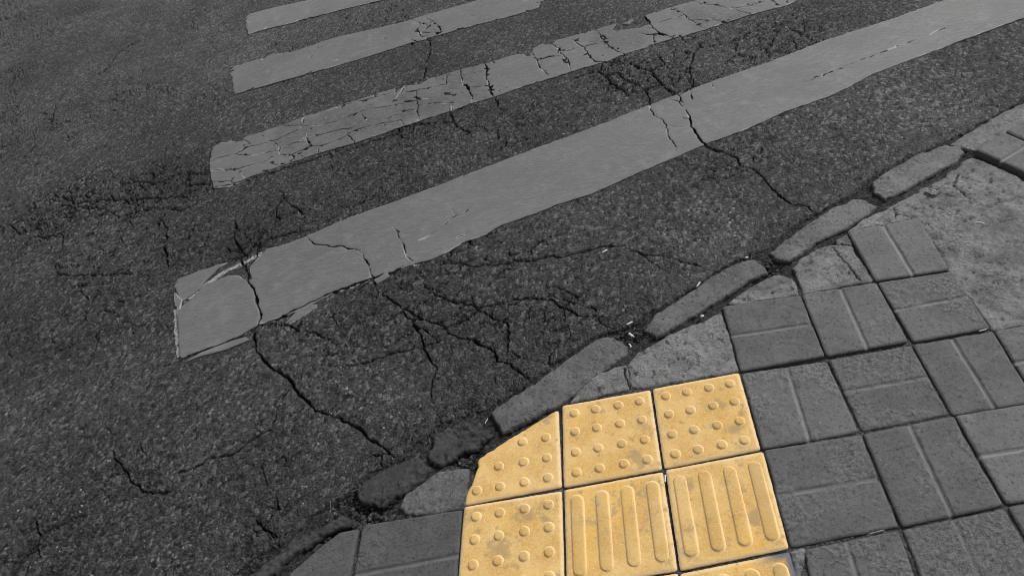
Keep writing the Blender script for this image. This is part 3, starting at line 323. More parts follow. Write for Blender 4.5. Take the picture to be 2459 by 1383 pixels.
def mat_tactile():
    m, nt, b = material('yellow_tile'); n = N(nt)
    oi = nt.nodes.new('ShaderNodeObjectInfo').outputs['Random']
    a = (.67, .395, .105); c = (.82, .55, .215); d = (.84, .475, .08)
    base = n.mix(n.rng(n.noise(11, 5, .65), .35, .68, 0, 1), a, c)
    base = n.mix(n.rng(n.noise(5, 4, .6, n.mp(loc=(3, 7, 1))), .52, .72, 0, .75), base, d)
    base = n.mix(n.rng(n.noise(240, 3, .8), .40, .66, 0, .55), base, (.90, .64, .32))
    base = n.mix(n.rng(n.noise(150, 4, .8), .55, .70, 0, .5), base, (.50, .33, .14))
    base = n.mix(n.rng(n.noise(15, 5, .8, n.mp(loc=(9, 1, 4))), .54, .70, 0, .62), base, (.38, .27, .18))
    base = n.mix(n.rng(n.noise(60, 4, .8, n.mp(loc=(1, 8, 2))), .62, .72, 0, .45), base, (.33, .24, .16))
    base = n.mix(n.attr('dirt'), base, (.10, .07, .04))
    base = n.mix(n.attr('groove'), base, (.84, .64, .38))
    base = n.mix(n.attr('wear'), base, (.46, .31, .15))
    base = n.mix(n.attr('grey'), base, (.13, .14, .16))
    nt.links.new(base, b.inputs['Base Color']); b.inputs['Roughness'].default_value = .8; b.inputs['Specular IOR Level'].default_value = .3
    nt.links.new(n.bump(n.m('ADD', n.noise(300, 3, .7), n.m('MULTIPLY', n.noise(60, 3), .8)), .0010, .7), b.inputs['Normal'])
    return m

def mat_plain(name, c1, c2, scale=120, rough=.8, bd=.001, c3=None):
    m, nt, b = material(name); n = N(nt)
    base = n.mix(n.rng(n.noise(scale, 4, .7), .3, .7, 0, 1), c1, c2)
    if c3 is not None:
        oi = nt.nodes.new('ShaderNodeObjectInfo').outputs['Random']
        base = n.mix(n.rng(n.vor(scale * .8).outputs['Color'], .8, .9, 0, 1), base, c3)
    nt.links.new(base, b.inputs['Base Color']); b.inputs['Roughness'].default_value = rough
    nt.links.new(n.bump(n.noise(scale * 2, 3), bd, .7), b.inputs['Normal'])
    return m

M_asph, M_paint, M_tact = mat_asphalt(), mat_paint(), mat_tactile()
M_paver = mat_concrete('paver_concrete', .112, .175, .26, .07, .0026)
M_kerb = mat_concrete('kerb_concrete', .075, .185, .25, .035, .0050)
M_mortar = mat_concrete('mortar', .11, .34, .46, .055, .0080)
M_bed = mat_plain('joint_dirt', .010, .105, 110, .95, .010, .17)
def mat_bed():
    m, nt, b = material('joint_dirt'); n = N(nt)
    base = n.mix(n.rng(n.noise(110, 4, .8), .36, .64, 0, 1), .008, .062)
    v = n.vor(90); base = n.mix(n.rng(v.outputs['Color'], .72, .9, 0, .85), base, .12)
    sand = n.mix(n.rng(n.noise(150, 4, .8), .36, .64, 0, 1), .045, .17)
    base = n.mix(n.m('MULTIPLY', n.attr('inner'), n.rng(n.noise(9, 4, .75), .36, .56, .1, 1)), base, sand)
    nt.links.new(base, b.inputs['Base Color']); b.inputs['Roughness'].default_value = .95
    nt.links.new(n.bump(n.m('SUBTRACT', n.noise(210, 4, .8), v.outputs['Distance']), .010, 1), b.inputs['Normal'])
    return m
M_bed = mat_bed()
M_rubble = mat_plain('rubble_stone', .014, .065, 120, .9, .004, .13)
M_white = mat_plain('white_paper', .55, .78, 90, .7, .0004)
M_straw = mat_plain('dry_straw', .22, .45, 200, .8, .0003)
M_leaf = mat_plain('dry_leaf', .12, .42, 45, .8, .002)

def tag(o, label=None, cat=None, group=None, kind=None):
    for k, v in (('label', label), ('category', cat), ('group', group), ('kind', kind)):
        if v: o[k] = v
    return o

# ---------------------------------------------------------------- wear of the whole place, with sky sheen and lower-left shading painted into the albedo
TONE_PTS = [[-3.7892, 4.8184, 1.15], [-1.3317, 3.2126, 1.1], [-2.0243, 2.7729, 1.02], [-2.1859, 2.1803, 1.0], [-1.6992, 0.9632, 0.82], [-1.4078, 0.0565, 0.85], [-0.7902, -0.1854, 0.9], [-0.6937, 0.8205, 0.78], [-0.39, 1.2481, 0.78], [-1.289, 1.4701, 0.68], [-0.2171, 1.6309, 0.72], [0.6652, 1.7253, 0.75], [-0.9178, 1.104, 0.7], [-1.7084, 1.5066, 0.72], [0.1042, 0.5063, 0.85], [0.748, 1.6544, 0.95], [-0.1808, 0.0495, 0.85], [1.4413, 1.0611, 1.05], [2.2192, 1.2203, 1.1], [0.6895, 0.5576, 0.95], [0.1235, -0.1498, 0.7], [-0.1717, -0.3452, 0.68], [-0.3942, -0.4004, 0.7], [0.3962, 0.0836, 0.85], [0.7732, 0.3368, 1.0], [0.9352, 0.0432, 1.0], [1.0201, -0.3146, 0.95], [1.3221, -0.1155, 1.12], [1.7396, 0.4663, 0.98], [1.5392, 0.323, 0.95], [1.4025, 0.4405, 1.1], [0.844, -0.5057, 0.92], [1.1929, -0.5608, 1.05], [1.9321, 0.8822, 1.15]]
def tone(x, y):
    num = np.zeros(x.shape); den = np.zeros(x.shape)
    for px, py, v in TONE_PTS:
        wgt = 1 / ((x - px) ** 2 + (y - py) ** 2 + .12) ** 1.5
        num += wgt * v; den += wgt
    return num / den

# ---------------------------------------------------------------- the road: one height field, denser where it is near
CX, CY = 0.351, -1.2
def fan(y): return np.sqrt((y - CY) ** 2 + 3.0)
def fan_grid(u0, u1, nu, y0, y1, nv):
    th0, th1 = math.atan((y0 - CY) / 1.73), math.atan((y1 - CY) / 1.73)
    yy = CY + 1.73 * np.tan(np.linspace(th0, th1, nv))
    uu = np.linspace(u0, u1, nu)
    Y, U = np.meshgrid(yy, uu, indexing='ij'); X = CX + U * fan(Y)
    return X, Y

X, Y = fan_grid(-1.02, 0.78, 1480, -0.62, 6.2, 760)
x, y = X.ravel(), Y.ravel()
edge_poly = EDGE + [[-6, -2], [-12, 12], [8, 12]]
far = np.zeros(x.shape, bool)
e_rough = .007 * fbm(x, y, 16, 3, 3, .6) + .005 * fbm(x, y, 70, 2, 31)
ed = sdf(x, y, edge_poly) + e_rough                   # > 0 on the road
keepv = ed > -0.05
mind = fan(y)
cg = crack_gap(x, y)
d1, id1, s1 = worley(x + .002 * vn(x * 90, y * 90, 1), y, 0.0105, 11)
d2, id2, s2 = worley(x, y, 0.0052, 51)
coarse = sm(-.35, .3, fbm(x, y, 1.4, 3, 41))
far_soft = sm(2.6, 5.2, mind)
polish_sheen = np.clip(sm(.0, 1.0, .9 * far_soft + .35 * sm(.1, .6, fbm(x, y, .9, 3, 77))), 0, 1)
stone = (.55 + .45 * id1) * np.sqrt(np.clip(1 - (d1 * 1.25) ** 2, 0, 1))
grain = (.5 + .5 * id2) * np.clip(1 - d2, 0, 1)
z = (stone * .0048 * (.55 + .6 * coarse) + grain * .0026) * (1 - .45 * polish_sheen) - .0058
hollow = np.clip(1 - (stone * .9 + grain * .7), 0, 1) ** 1.6
gate = np.zeros(x.shape)
for gx_, gy_, gr_, gs_ in GATE: gate = np.maximum(gate, gs_ * sm(gr_, gr_ * .3, np.hypot(x - gx_, y - gy_)))
gate = np.maximum(gate, .62 * sm(-.05, .4, fbm(x, y, 2.2, 3, 700)))
wx_, wy_ = warp(x, y)
na, ni, nb = worley(wx_ * 1.0, wy_ * 1.35, .085, 311)
nc, nj, nd = worley(wx_, wy_, .034, 411)
brokn = fbm(x, y, 19, 3, 811, .65)
net = .0019 * gate * (1 + 2.2 * brokn) - .0008 - (nb - na) * .085 * .5
net2 = .0015 * np.clip(gate - .35, 0, 1) * (1 + 1.8 * fbm(x, y, 24, 3, 911, .65)) - .0008 - (nd - nc) * .034 * .5
cgn = np.maximum(cg, np.where(gate > .02, np.maximum(net, net2), -.05))
pits = sm(.34, .56, fbm(x, y, 48, 3, 91) + .22 * gate) * sm(-.3, .3, fbm(x, y, 4, 2, 19) + gate)
z -= .003 * pits; hollow = np.maximum(hollow, pits * .8)
z += .0035 * fbm(x, y, 1.6, 3, 61) - .001
crk = sm(-.0011, .0007, cg)
crk = np.maximum(crk, .85 * sm(-.0009, .0006, cgn))
brk = sm(-.012, 0, cg) * (.5 + .5 * vn(x * 60, y * 60, 8))                  # crumbled lips of the cracks
z -= .0018 * brk + crk * .016
# under the painted stripes the asphalt is pressed smooth
remn = np.zeros(x.shape)
for wmm, pts in RM:
    P = np.array(pts); m = (x > P[:, 0].min() - .08) & (x < P[:, 0].max() + .08) & (y > P[:, 1].min() - .08) & (y < P[:, 1].max() + .08)
    if m.any():
        dd = seg_dist(x[m], y[m], pts); h = wmm * .0011
        remn[m] = np.maximum(remn[m], sm(h * 1.3, h * .4, dd + .004 * vn(x[m] * 60, y[m] * 60, 4)))
for k, pts in ST.items():
    P = np.array(pts); m = (x > P[:, 0].min()) & (x < P[:, 0].max()) & (y > P[:, 1].min()) & (y < P[:, 1].max())
    s = sdf(x[m], y[m], pts); t = sm(-.004, .008, s)
    z[m] = z[m] * (1 - t) + t * (.25 * z[m] - .0036 + .0026 * fbm(x[m], y[m], 1.6, 3, 61) - crk[m] * .010)
    g0 = np.zeros(m.sum())
    for cp in CUT.get(k, []): g0 = np.maximum(g0, sm(-.004, .006, sdf(x[m], y[m], cp)))
    remn[m] = np.maximum(remn[m], g0 * .62)
crack_attr = np.clip(crk * (1 - .3 * remn) + .25 * sm(.3, .9, brk) * sm(-.008, 0, cg), 0, 1)
# crumbled border along the kerb
out = sm(.014, -.006, ed)
z -= out * .032 + sm(.10, 0, ed) * .004
z += sm(.03, 0, ed) * .005 * fbm(x, y, 70, 3, 13)
crack_attr = np.maximum(crack_attr, sm(.012, -.004, ed) * .9)
dust = .35 * sm(.22, .03, ed) * sm(-.2, .5, fbm(x, y, 12, 3, 23))
ny_, nx_ = X.shape
kv = keepv.reshape(ny_, nx_)
kc = kv[:-1, :-1] | kv[1:, :-1] | kv[:-1, 1:] | kv[1:, 1:]
cj, ci = np.nonzero(kc)
q = np.stack([cj * nx_ + ci, cj * nx_ + ci + 1, (cj + 1) * nx_ + ci + 1, (cj + 1) * nx_ + ci], 1)
used, inv = np.unique(q, return_inverse=True)
road = mesh_from('road', np.stack([x, y, z], 1)[used], inv.reshape(-1, 4), M_asph, None,
                 dict(crack=crack_attr[used], hollow=hollow[used], polish_sheen=polish_sheen[used], remnant=remn[used], dust=dust[used], tone=tone(x, y)[used]))
tag(road, 'dark grey cracked asphalt road', None, None, 'structure')
LOG('road', len(used), time.time() - T0)
ROADZ = (x, y, z)

# the ground far around, below everything that is surveyed
gm = bpy.data.meshes.new('ground'); s_ = 120
gm.from_pydata([(-s_, -s_, -.040), (s_, -s_, -.040), (s_, s_, -.040), (-s_, s_, -.040)], [], [(0, 1, 2, 3)])
gm.materials.append(M_bed); go = bpy.data.objects.new('ground', gm); col.objects.link(go)
tag(go, 'dark ground under the road and the pavement', None, None, 'structure')

# ---------------------------------------------------------------- painted stripes
def bounds(pts, pad=0.0):
    P = np.array(pts); lo, hi = P.min(0) - pad, P.max(0) + pad; return lo[0], lo[1], hi[0], hi[1]

STRIPE_LABELS = {
 '1': 'short end of the farthest white crosswalk stripe at the top edge, thin and uncracked',
 '2': 'second farthest white crosswalk stripe, smooth with one small cluster of cracks midway',
 '3': 'heavily cracked white crosswalk stripe broken into many paint pieces',
 '4': 'widest and nearest white crosswalk stripe, mostly whole with a broken left end'}
def zroad(x, y): return .0026 * fbm(x, y, 1.6, 3, 61)
for k, pts in ST.items():
    e = bpy.data.objects.new('crosswalk_stripe', None); col.objects.link(e); P = np.array(pts); c = P.mean(0)
    e.location = (c[0], c[1], 0); e.empty_display_size = .1
    tag(e, STRIPE_LABELS[k], 'crosswalk stripe', 'stripes of the zebra crossing')
    cell = {'4': .0036, '3': .0027, '2': .0048, '1': .007}[k]
    def gf(x, y, pts=pts, k=k):
        g = sdf(x, y, pts)
        m = g > -.03
        g[m] += .0035 * fbm(x[m], y[m], 45, 3, 15, .65) + .0022 * fbm(x[m], y[m], 120, 2, 16)
        mm = g > -.01
        cgx = crack_gap(x[mm], y[mm])
        g[mm] = np.minimum(g[mm], -cgx - {'4': .0010, '3': .0007, '2': .0012, '1': .002}[k])
        for cp in CUT.get(k, []):
            g[mm] = np.minimum(g[mm], -sdf(x[mm], y[mm], cp) - .004 * fbm(x[mm], y[mm], 60, 3, 18))
        chip = {'4': 0, '3': 1, '2': .9, '1': .9}[k] * sm(.72, .80, fbm(x[mm], y[mm], 34, 2, 333) + .35 * sm(.03, 0, g[mm]))           # flaked spots
        g[mm] = np.where(chip > .5, -.002, g[mm])
        for sp in SL.get(k, []):
            g = np.maximum(g, sdf(x, y, sp) + .003 * fbm(x, y, 60, 3, 19))
        return g
    bb = bounds(pts, .02)
    for sp in SL.get(k, []):
        b2 = bounds(sp, .01); bb = (min(bb[0], b2[0]), min(bb[1], b2[1]), max(bb[2], b2[2]), max(bb[3], b2[3]))
    G = implicit_grid(bb, cell, gf)
    lab = components(G[3]); ids, cnt = np.unique(lab[lab >= 0], return_counts=True)
    rub0 = {'3': 1.0, '2': .45, '1': .5, '4': .12}[k]
    def zf(x, y, g, k=k): return .0010 + zroad(x, y) + .0003 * fbm(x, y, 40, 2, 71) - .0014 * sm(.004, 0, g)
    def af(x, y, g, z, rub0=rub0): return dict(rim=sm(.0065, 0, g) * sm(.05, .4, fbm(x, y, 14, 3, 44)), rub=rub0 * sm(-.05, .45, fbm(x, y, 3.2, 3, 45)), tone=tone(x, y))
    minc = .0003 / cell ** 2
    small = np.zeros(lab.shape, bool)
    for i, n_ in zip(ids, cnt):
        if n_ >= minc: 
            o = slab('paint_piece', G, lab == i, zf, .004, M_paint, None, af)
            o.parent = e; o.matrix_parent_inverse = e.matrix_world.inverted() if False else o.matrix_parent_inverse
            o.location = (-c[0], -c[1], 0)
        elif n_ > 2: small |= lab == i
    if small.any():
        o = slab('paint_flakes', G, small, zf, .004, M_paint, None, af); o.parent = e; o.location = (-c[0], -c[1], 0); o['kind'] = 'stuff'
    LOG('stripe', k, len(ids), time.time() - T0)

# ---------------------------------------------------------------- pavement: bed of joint dirt, and every stone in it
X, Y = fan_grid(-.95, 1.10, 560, -0.8, 3.4, 340)
x, y = X.ravel(), Y.ravel()
ed = sdf(x, y, edge_poly)
inner = sm(-.08, -.24, ed)
z = -.012 + .0095 * inner + (.006 - .004 * inner) * fbm(x, y, 9, 4, 5, .6) + .004 * fbm(x, y, 60, 3, 6, .6)
w1, wi, ws = worley(x, y, .014, 71)
gutter = sm(.30, .02, np.abs(ed + .06))
z += .011 * np.clip(.8 - w1, 0, 1) * (wi > .4) * (.15 + .85 * gutter)
z = np.minimum(z, -.0015 - .002 * (1 - inner))
z -= .006 * sm(.05, .0, np.abs(ed))
for cx_, cy_, rad, cnt_, big_ in GUT:
    z -= .017 * (big_ > 1.1) * sm(rad * 1.1, rad * .2, np.hypot(x - cx_, y - cy_)) 
kv = (ed < .02).reshape(X.shape); kc = kv[:-1, :-1] | kv[1:, :-1] | kv[:-1, 1:] | kv[1:, 1:]
cj, ci = np.nonzero(kc); nx_ = X.shape[1]
q = np.stack([cj * nx_ + ci, cj * nx_ + ci + 1, (cj + 1) * nx_ + ci + 1, (cj + 1) * nx_ + ci], 1)
used, inv = np.unique(q, return_inverse=True)
pavement = mesh_from('pavement', np.stack([x, y, z], 1)[used], inv.reshape(-1, 4), M_bed, None, dict(inner=inner[used]))
tag(pavement, 'grey paved sidewalk with crumbling kerb', None, None, 'structure')

def inset(q, d):                                     # shrink a quad towards its middle line by d metres each side
    q = np.array(q, float); n = len(q); out_ = []
    area = sum(q[i][0] * q[(i + 1) % n][1] - q[(i + 1) % n][0] * q[i][1] for i in range(n)); sg = 1 if area > 0 else -1
    lines = []
    for i in range(n):
        a, b = q[i], q[(i + 1) % n]; t = (b - a) / np.linalg.norm(b - a); nn = np.array([-t[1], t[0]]) * sg
        lines.append((a + nn * d, t))
    for i in range(n):
        p0, t0 = lines[i - 1]; p1, t1 = lines[i]
        A = np.array([t0, -t1]).T; s = np.linalg.solve(A, p1 - p0); out_.append((p0 + t0 * s[0]).tolist())
    return out_

NP_ = 0
def make_paver(d, q, g, wear, z0, poly=None, cell=.0033):
    global NP_; NP_ += 1; s = NP_ * 97
    base = poly or q
    qi = inset(base, -.0012)
    rnd = random.Random(s)
    tx, ty, dz = rnd.uniform(-.010, .010), rnd.uniform(-.010, .010), rnd.uniform(-.0012, .0012)
    c = np.array(base).mean(0)
    if g is None:
        qq = np.array(q)
        g = [((qq[0] + qq[1]) / 2).tolist(), ((qq[3] + qq[2]) / 2).tolist()] if d == 'V' else [((qq[0] + qq[3]) / 2).tolist(), ((qq[1] + qq[2]) / 2).tolist()]
    ax, ay = g[0]; bx, by = g[1]; L = math.hypot(bx - ax, by - ay); ux, uy = (bx - ax) / L, (by - ay) / L
    def gf(x, y):
        r = sdf(x, y, qi)
        corner = np.ones(x.shape) * 9
        for cx_, cy_ in qi: corner = np.minimum(corner, np.hypot(x - cx_, y - cy_))
        r = np.minimum(r, corner * .9 - .0035 - 0 * r + .0 ) if False else r
        big = sm(.25, .65, fbm(x, y, 11, 2, s + 5))
        return r + .0011 * fbm(x, y, 60, 3, s, .6) - (.0006 + .0035 * wear) * big * sm(.03, .0, r) - .002 * sm(.010, 0, corner)
    def wearf(x, y):
        t = fbm(x, y, 7, 4, s + 9, .62)
        lo = .62 - 1.1 * wear
        return sm(lo, lo + .18, t)
    def zf(x, y, gg):
        r = z0 * .001 + .005 + dz + (x - c[0]) * tx + (y - c[1]) * ty
        wv = wearf(x, y)
        r = r + .0005 * fbm(x, y, 10, 2, s + 2) + wv * (-.0012 + .0030 * fbm(x, y, 120, 3, s + 3, .8))
        r = r + .0010 * fbm(x, y, 140, 3, s + 12, .8)
        dd = np.abs((x - ax) * -uy + (y - ay) * ux + .0008 * vn(x * 50, y * 50, s))
        r = r - .0046 * sm(.0066, .0050, dd) * (1 - .35 * wv)
        pit = sm(.60, .72, fbm(x, y, 55, 2, s + 44)); r = r - .0014 * pit * (.3 + wear)
        r = r - .0032 * sm(.0060, 0, gg) ** 1.5 * (.8 + .3 * wv) - .0016 * sm(.0025, 0, gg)
        return r
    def af(x, y, gg, z):
        dd = np.abs((x - ax) * -uy + (y - ay) * ux)
        return dict(wear=wearf(x, y), groove=sm(.0052, .0038, dd) * (.86 + .14 * vn(x * 40, y * 40, s)), dirt=sm(.0025, 0, gg) * .5, tone=tone(x, y))
    G = implicit_grid(bounds(qi, .006), cell, gf)
    return slab('paver', G, G[3], zf, .040, M_paver, pavement, af)

for p in PV:
    cc_ = np.array(p['q']).mean(0); cell = .0033 if np.hypot(cc_[0] - .6, cc_[1]) < 1.0 else .0042
    o = make_paver(p['d'], p['q'], p['g'], p['w'], p['z'], cell=cell)
    if p['z'] >= 13: tag(o, 'raised grey grooved paver beside the kerb')
o = make_paver('V', QP, [[-9, -9], [-9, -8]], .3, -2, poly=QP); tag(o, 'grey paver cut to a slant along the kerb')
LOG('pavers', time.time() - T0)

# kerb stones: broken blocks with rounded lips and chipped skin
for i, pts in enumerate(KB):
    s = 3000 + i * 61; dark_ = i >= 5
    amp = .014 if dark_ else .0045
    c = np.array(pts).mean(0); t_ = random.Random(s); kx, ky = t_.uniform(-.02, .02), t_.uniform(-.02, .02)
    def gf(x, y): return sdf(x, y, pts) + amp * fbm(x, y, 34, 3, s, .65) + .0030 * fbm(x, y, 110, 2, s + 1) + (-.001 if dark_ else .005)
    def zf(x, y, g):
        r = .004 + (x - c[0]) * kx + (y - c[1]) * ky + .003 * fbm(x, y, 11, 3, s + 3)
        scar = sm(.18, .30, fbm(x, y, 18, 4, s + 4, .7) + .30 * sm(.022, 0, g) + (.25 if dark_ else .0))
        r = r + scar * (-.0035 + (.0085 if dark_ else .0045) * fbm(x, y, 75, 3, s + 5, .7)) + .0006 * fbm(x, y, 160, 2, s + 9)
        pk = sm(.34, .55, fbm(x, y, 62, 3, s + 17, .7)); r = r - .0026 * pk + .0012 * fbm(x, y, 95, 3, s + 18, .8)
        return r - .004 * sm(.011, 0, g) ** 2 * (1 + .8 * fbm(x, y, 40, 2, s + 30)) - .004 * sm(.004, 0, g)
    def af(x, y, g, z):
        scar = sm(.18, .30, fbm(x, y, 18, 4, s + 4, .7) + .30 * sm(.022, 0, g) + (.25 if dark_ else .0))
        return dict(wear=scar * (.35 if dark_ else .9), groove=np.zeros(x.shape), dirt=np.clip(sm(.010, 0, g) * .75 + (.25 if dark_ else 0) * sm(-.2, .4, fbm(x, y, 30, 3, s)), 0, 1), tone=tone(x, y) * (.72 if dark_ else 1.3 if i < 3 else 1.1))
    G = implicit_grid(bounds(pts, .012), .0036, gf)
    o = slab('kerb_stone', G, G[3], zf, .035, M_kerb, pavement, af)
    if dark_: tag(o, 'dark badly crumbled kerb stone near the yellow tiles')

# mortar fill and broken concrete between kerb and pavers
for i, pts in enumerate(MT):
    s = 5000 + i * 61; big = i == 5; brokenp = i == 6
    def cracks(x, y):
        g = np.full(x.shape, -1.0)
        for cp in MCR:
            P = np.array(cp); m = (x > P[:, 0].min() - .03) & (x < P[:, 0].max() + .03) & (y > P[:, 1].min() - .03) & (y < P[:, 1].max() + .03)
            if m.any():
                g[m] = np.maximum(g[m], .0016 - seg_dist(x[m] + .006 * fbm(x[m], y[m], 40, 3, 9), y[m] + .006 * fbm(x[m], y[m], 40, 3, 19), cp))
        return g
    def gf(x, y): return np.minimum(sdf(x, y, pts) + (.016 if big else .006) + (.010 if big else .0055) * fbm(x, y, 30, 3, s, .6) + .002 * fbm(x, y, 110, 2, s + 1), 9)
    def zf(x, y, g):
        r = (.0035 if big else .004) + .003 * fbm(x, y, 6, 3, s + 3)
        rough = sm(-.15, .35, fbm(x, y, 9, 3, s + 4))
        r = r + (.0075 if big else .0050) * (.35 + .65 * rough) * fbm(x, y, 60, 4, s + 5, .8) + .0008 * fbm(x, y, 150, 2, s + 6)
        pit = sm(.36, .56, fbm(x, y, 58, 3, s + 7, .7)); r = r - .0045 * pit * (.25 if brokenp else 1)
        r = r - .012 * sm(-.0015, .001, cracks(x, y))
        return r - .004 * sm(.009, 0, g) ** 1.6 - .003 * sm(.003, 0, g)
    def af(x, y, g, z):
        pit = sm(.36, .56, fbm(x, y, 58, 3, s + 7, .7))
        return dict(wear=sm(-.3, .3, fbm(x, y, 12, 3, s + 8)), groove=np.zeros(x.shape), dirt=np.clip(sm(.005, 0, g) * .7 + pit * .5 + .8 * sm(-.001, .001, cracks(x, y)) + (.35 * sm(.1, .5, fbm(x, y, 14, 4, s + 33, .7))), 0, 1), tone=tone(x, y))
    G = implicit_grid(bounds(pts, .01), .0048 if big else .0036, gf)
    o = slab('broken_paver' if brokenp else 'concrete_patch', G, G[3], zf, .034, M_paver if brokenp else M_mortar, pavement, af)
    if big: tag(o, 'large rough patch of pitted bare concrete')
    if brokenp: tag(o, 'broken grey paver piece left of the yellow tiles')
LOG('kerb, mortar', time.time() - T0)

# ---------------------------------------------------------------- yellow tactile tiles
def radial(name, prof, n, mat, parent, loc, sx=1.0, stretch=0.0, ux=1, uy=0, seed=0):
    """raised stud or bar: rings of an outline that is a circle, or two half circles joined by a straight run"""
    co, quads = [], []
    rr = random.Random(seed); ph = rr.uniform(0, 6)
    for r, zz in prof:
        for i in range(n):
            a = 2 * math.pi * i / n
            k = 1 + .018 * math.sin(3 * a + ph) + .012 * math.sin(7 * a + ph * 2)
            lx, ly = math.cos(a) * r * k, math.sin(a) * r * k
            lx += math.copysign(stretch, math.cos(a)) if stretch else 0
            co.append((loc[0] + lx * ux - ly * uy, loc[1] + lx * uy + ly * ux, loc[2] + zz))
    for k in range(len(prof) - 1):
        for i in range(n):
            j = (i + 1) % n; quads.append((k * n + i, k * n + j, (k + 1) * n + j, (k + 1) * n + i))
    c = len(co); co.append((loc[0], loc[1], loc[2] + prof[-1][1] + .0001)); t = [((len(prof) - 1) * n + i, (len(prof) - 1) * n + (i + 1) % n, c) for i in range(n)]
    nv = len(co); z_ = np.zeros(nv)
    # dust gathers in the fillet at the foot (first two rings)
    ft = np.zeros(nv); ft[:n * 2] = .8
    top = np.zeros(nv); top[n * 4:] = rr.uniform(.08, .38)
    return mesh_from(name, co, quads, mat, parent, dict(dirt=z_, groove=ft, wear=top, grey=z_), True, t)

DOME = [(.0168, -.0004), (.0140, .0003), (.0122, .0022), (.0112, .0034), (.0098, .0040), (.0055, .0043)]
BAR = [(.0205, -.0004), (.0178, .0003), (.0158, .0021), (.0147, .0032), (.0130, .0037), (.0075, .0040)]
STAINS = [((a, b), r) for a, b, r in [[0.4718, -0.101, 0.03], [0.4391, -0.2078, 0.03], [0.3468, -0.0338, 0.025], [0.1309, -0.3307, 0.03], [0.0487, -0.4022, 0.04], [-0.0128, -0.2988, 0.03], [0.4519, -0.3086, 0.03], [0.3834, -0.3263, 0.03], [0.7056, -0.1736, 0.03], [0.6579, -0.3208, 0.02], [0.685, -0.4219, 0.035], [0.5531, -0.3143, 0.02], [0.4503, -0.4541, 0.03], [0.7006, -0.091, 0.02]]]
for ti, tl in enumerate(TT):
    q = tl['q']; base = tl['poly'] or q; qi = inset(base, .0005); s = 8000 + ti * 53; r_ = random.Random(s)
    qa = np.array(q); z0 = .006 + r_.uniform(-.001, .001); tx, ty = r_.uniform(-.006, .006), r_.uniform(-.006, .006); c = qa.mean(0)
    last = ti == 6
    qf = inset(q, .006)
    def gf(x, y):
        r = sdf(x, y, qi); corner = np.full(x.shape, 9.0)
        for cx_, cy_ in qi: corner = np.minimum(corner, np.hypot(x - cx_, y - cy_))
        rg = .0008 if not tl['poly'] else .0008 + .0018 * (sdf(x, y, inset(q, .004)) > 0)
        return r + rg * fbm(x, y, 80, 3, s, .6) - .0015 * sm(.008, 0, corner)
    def plane(x, y): return z0 + (x - c[0]) * tx + (y - c[1]) * ty
    def zf(x, y, g):
        r = plane(x, y) + .0004 * fbm(x, y, 14, 3, s + 1) + .00025 * fbm(x, y, 150, 2, s + 2)
        gq = np.maximum(sdf(x, y, q), 0)
        lip = sm(.0125, .0100, gq) * sm(.0065, .0085, gq)
        r = r - .0012 * sm(.0085, .0062, gq) - .0018 * sm(.0040, 0, g)
        return r - .0012 * sm(.0015, 0, g)
    def af(x, y, g, z):
        gq = np.maximum(sdf(x, y, q), 0)
        rim = sm(.012, .006, gq)
        st = np.zeros(x.shape)
        for (a, b), rad in STAINS: st = np.maximum(st, .8 * sm(rad, rad * .2, np.hypot(x - a, y - b) * (1 + 1.7 * fbm(x, y, 42, 4, 5, .75))))
        gr = np.zeros(x.shape)
        if last: gr = sm(.028, .004, np.hypot(*(0, 0)) + np.maximum(sdf(x, y, q), 0)) * sm(.10, .02, np.abs(seg_dist(x, y, [q[1], [(q[1][0] + q[2][0]) / 2, (q[1][1] + q[2][1]) / 2]])))
        return dict(dirt=sm(.0016, 0, g) * .6, groove=rim * .6, wear=st, grey=gr)
    G = implicit_grid(bounds(qi, .004), .0034, gf)
    tile = slab('tactile_tile', G, G[3], zf, .038, M_tact, pavement, af)
    tile['label'] = ('yellow warning tile with raised round studs' if tl['k'] == 'dot' else 'yellow guiding tile with four raised bars')
    if tl['poly']: tile['label'] = 'yellow studded warning tile cut to a curve at its upper left'
    def at(u, v):                                    # bilinear over the tile, u right, v down
        return (1 - u) * (1 - v) * qa[0] + u * (1 - v) * qa[1] + u * v * qa[2] + (1 - u) * v * qa[3]
    def zt(p): return plane(np.array([p[0]]), np.array([p[1]]))[0]
    if tl['k'] == 'dot':
        for i in range(4):
            for j in range(4):
                p = at(.125 + .25 * i + (.012 if i == 0 else -.012 if i == 3 else 0), .125 + .25 * j + (.012 if j == 0 else -.012 if j == 3 else 0))
                if tl['poly'] and sdf(np.array([p[0]]), np.array([p[1]]), tl['poly'])[0] < .0145: continue
                radial('stud', DOME, 26, M_tact, tile, (p[0], p[1], zt(p)), seed=s + i * 4 + j)
    else:
        for i in range(4):
            u = .125 + .25 * i; a, b = at(u, .09), at(u, .91); dcen = (a + b) / 2; L = np.linalg.norm(b - a); ux, uy = (b - a) / L
            radial('bar', BAR, 40, M_tact, tile, (dcen[0], dcen[1], zt(dcen)), stretch=L / 2 - .0178, ux=ux, uy=uy, seed=s + i)
LOG('tiles', time.time() - T0)

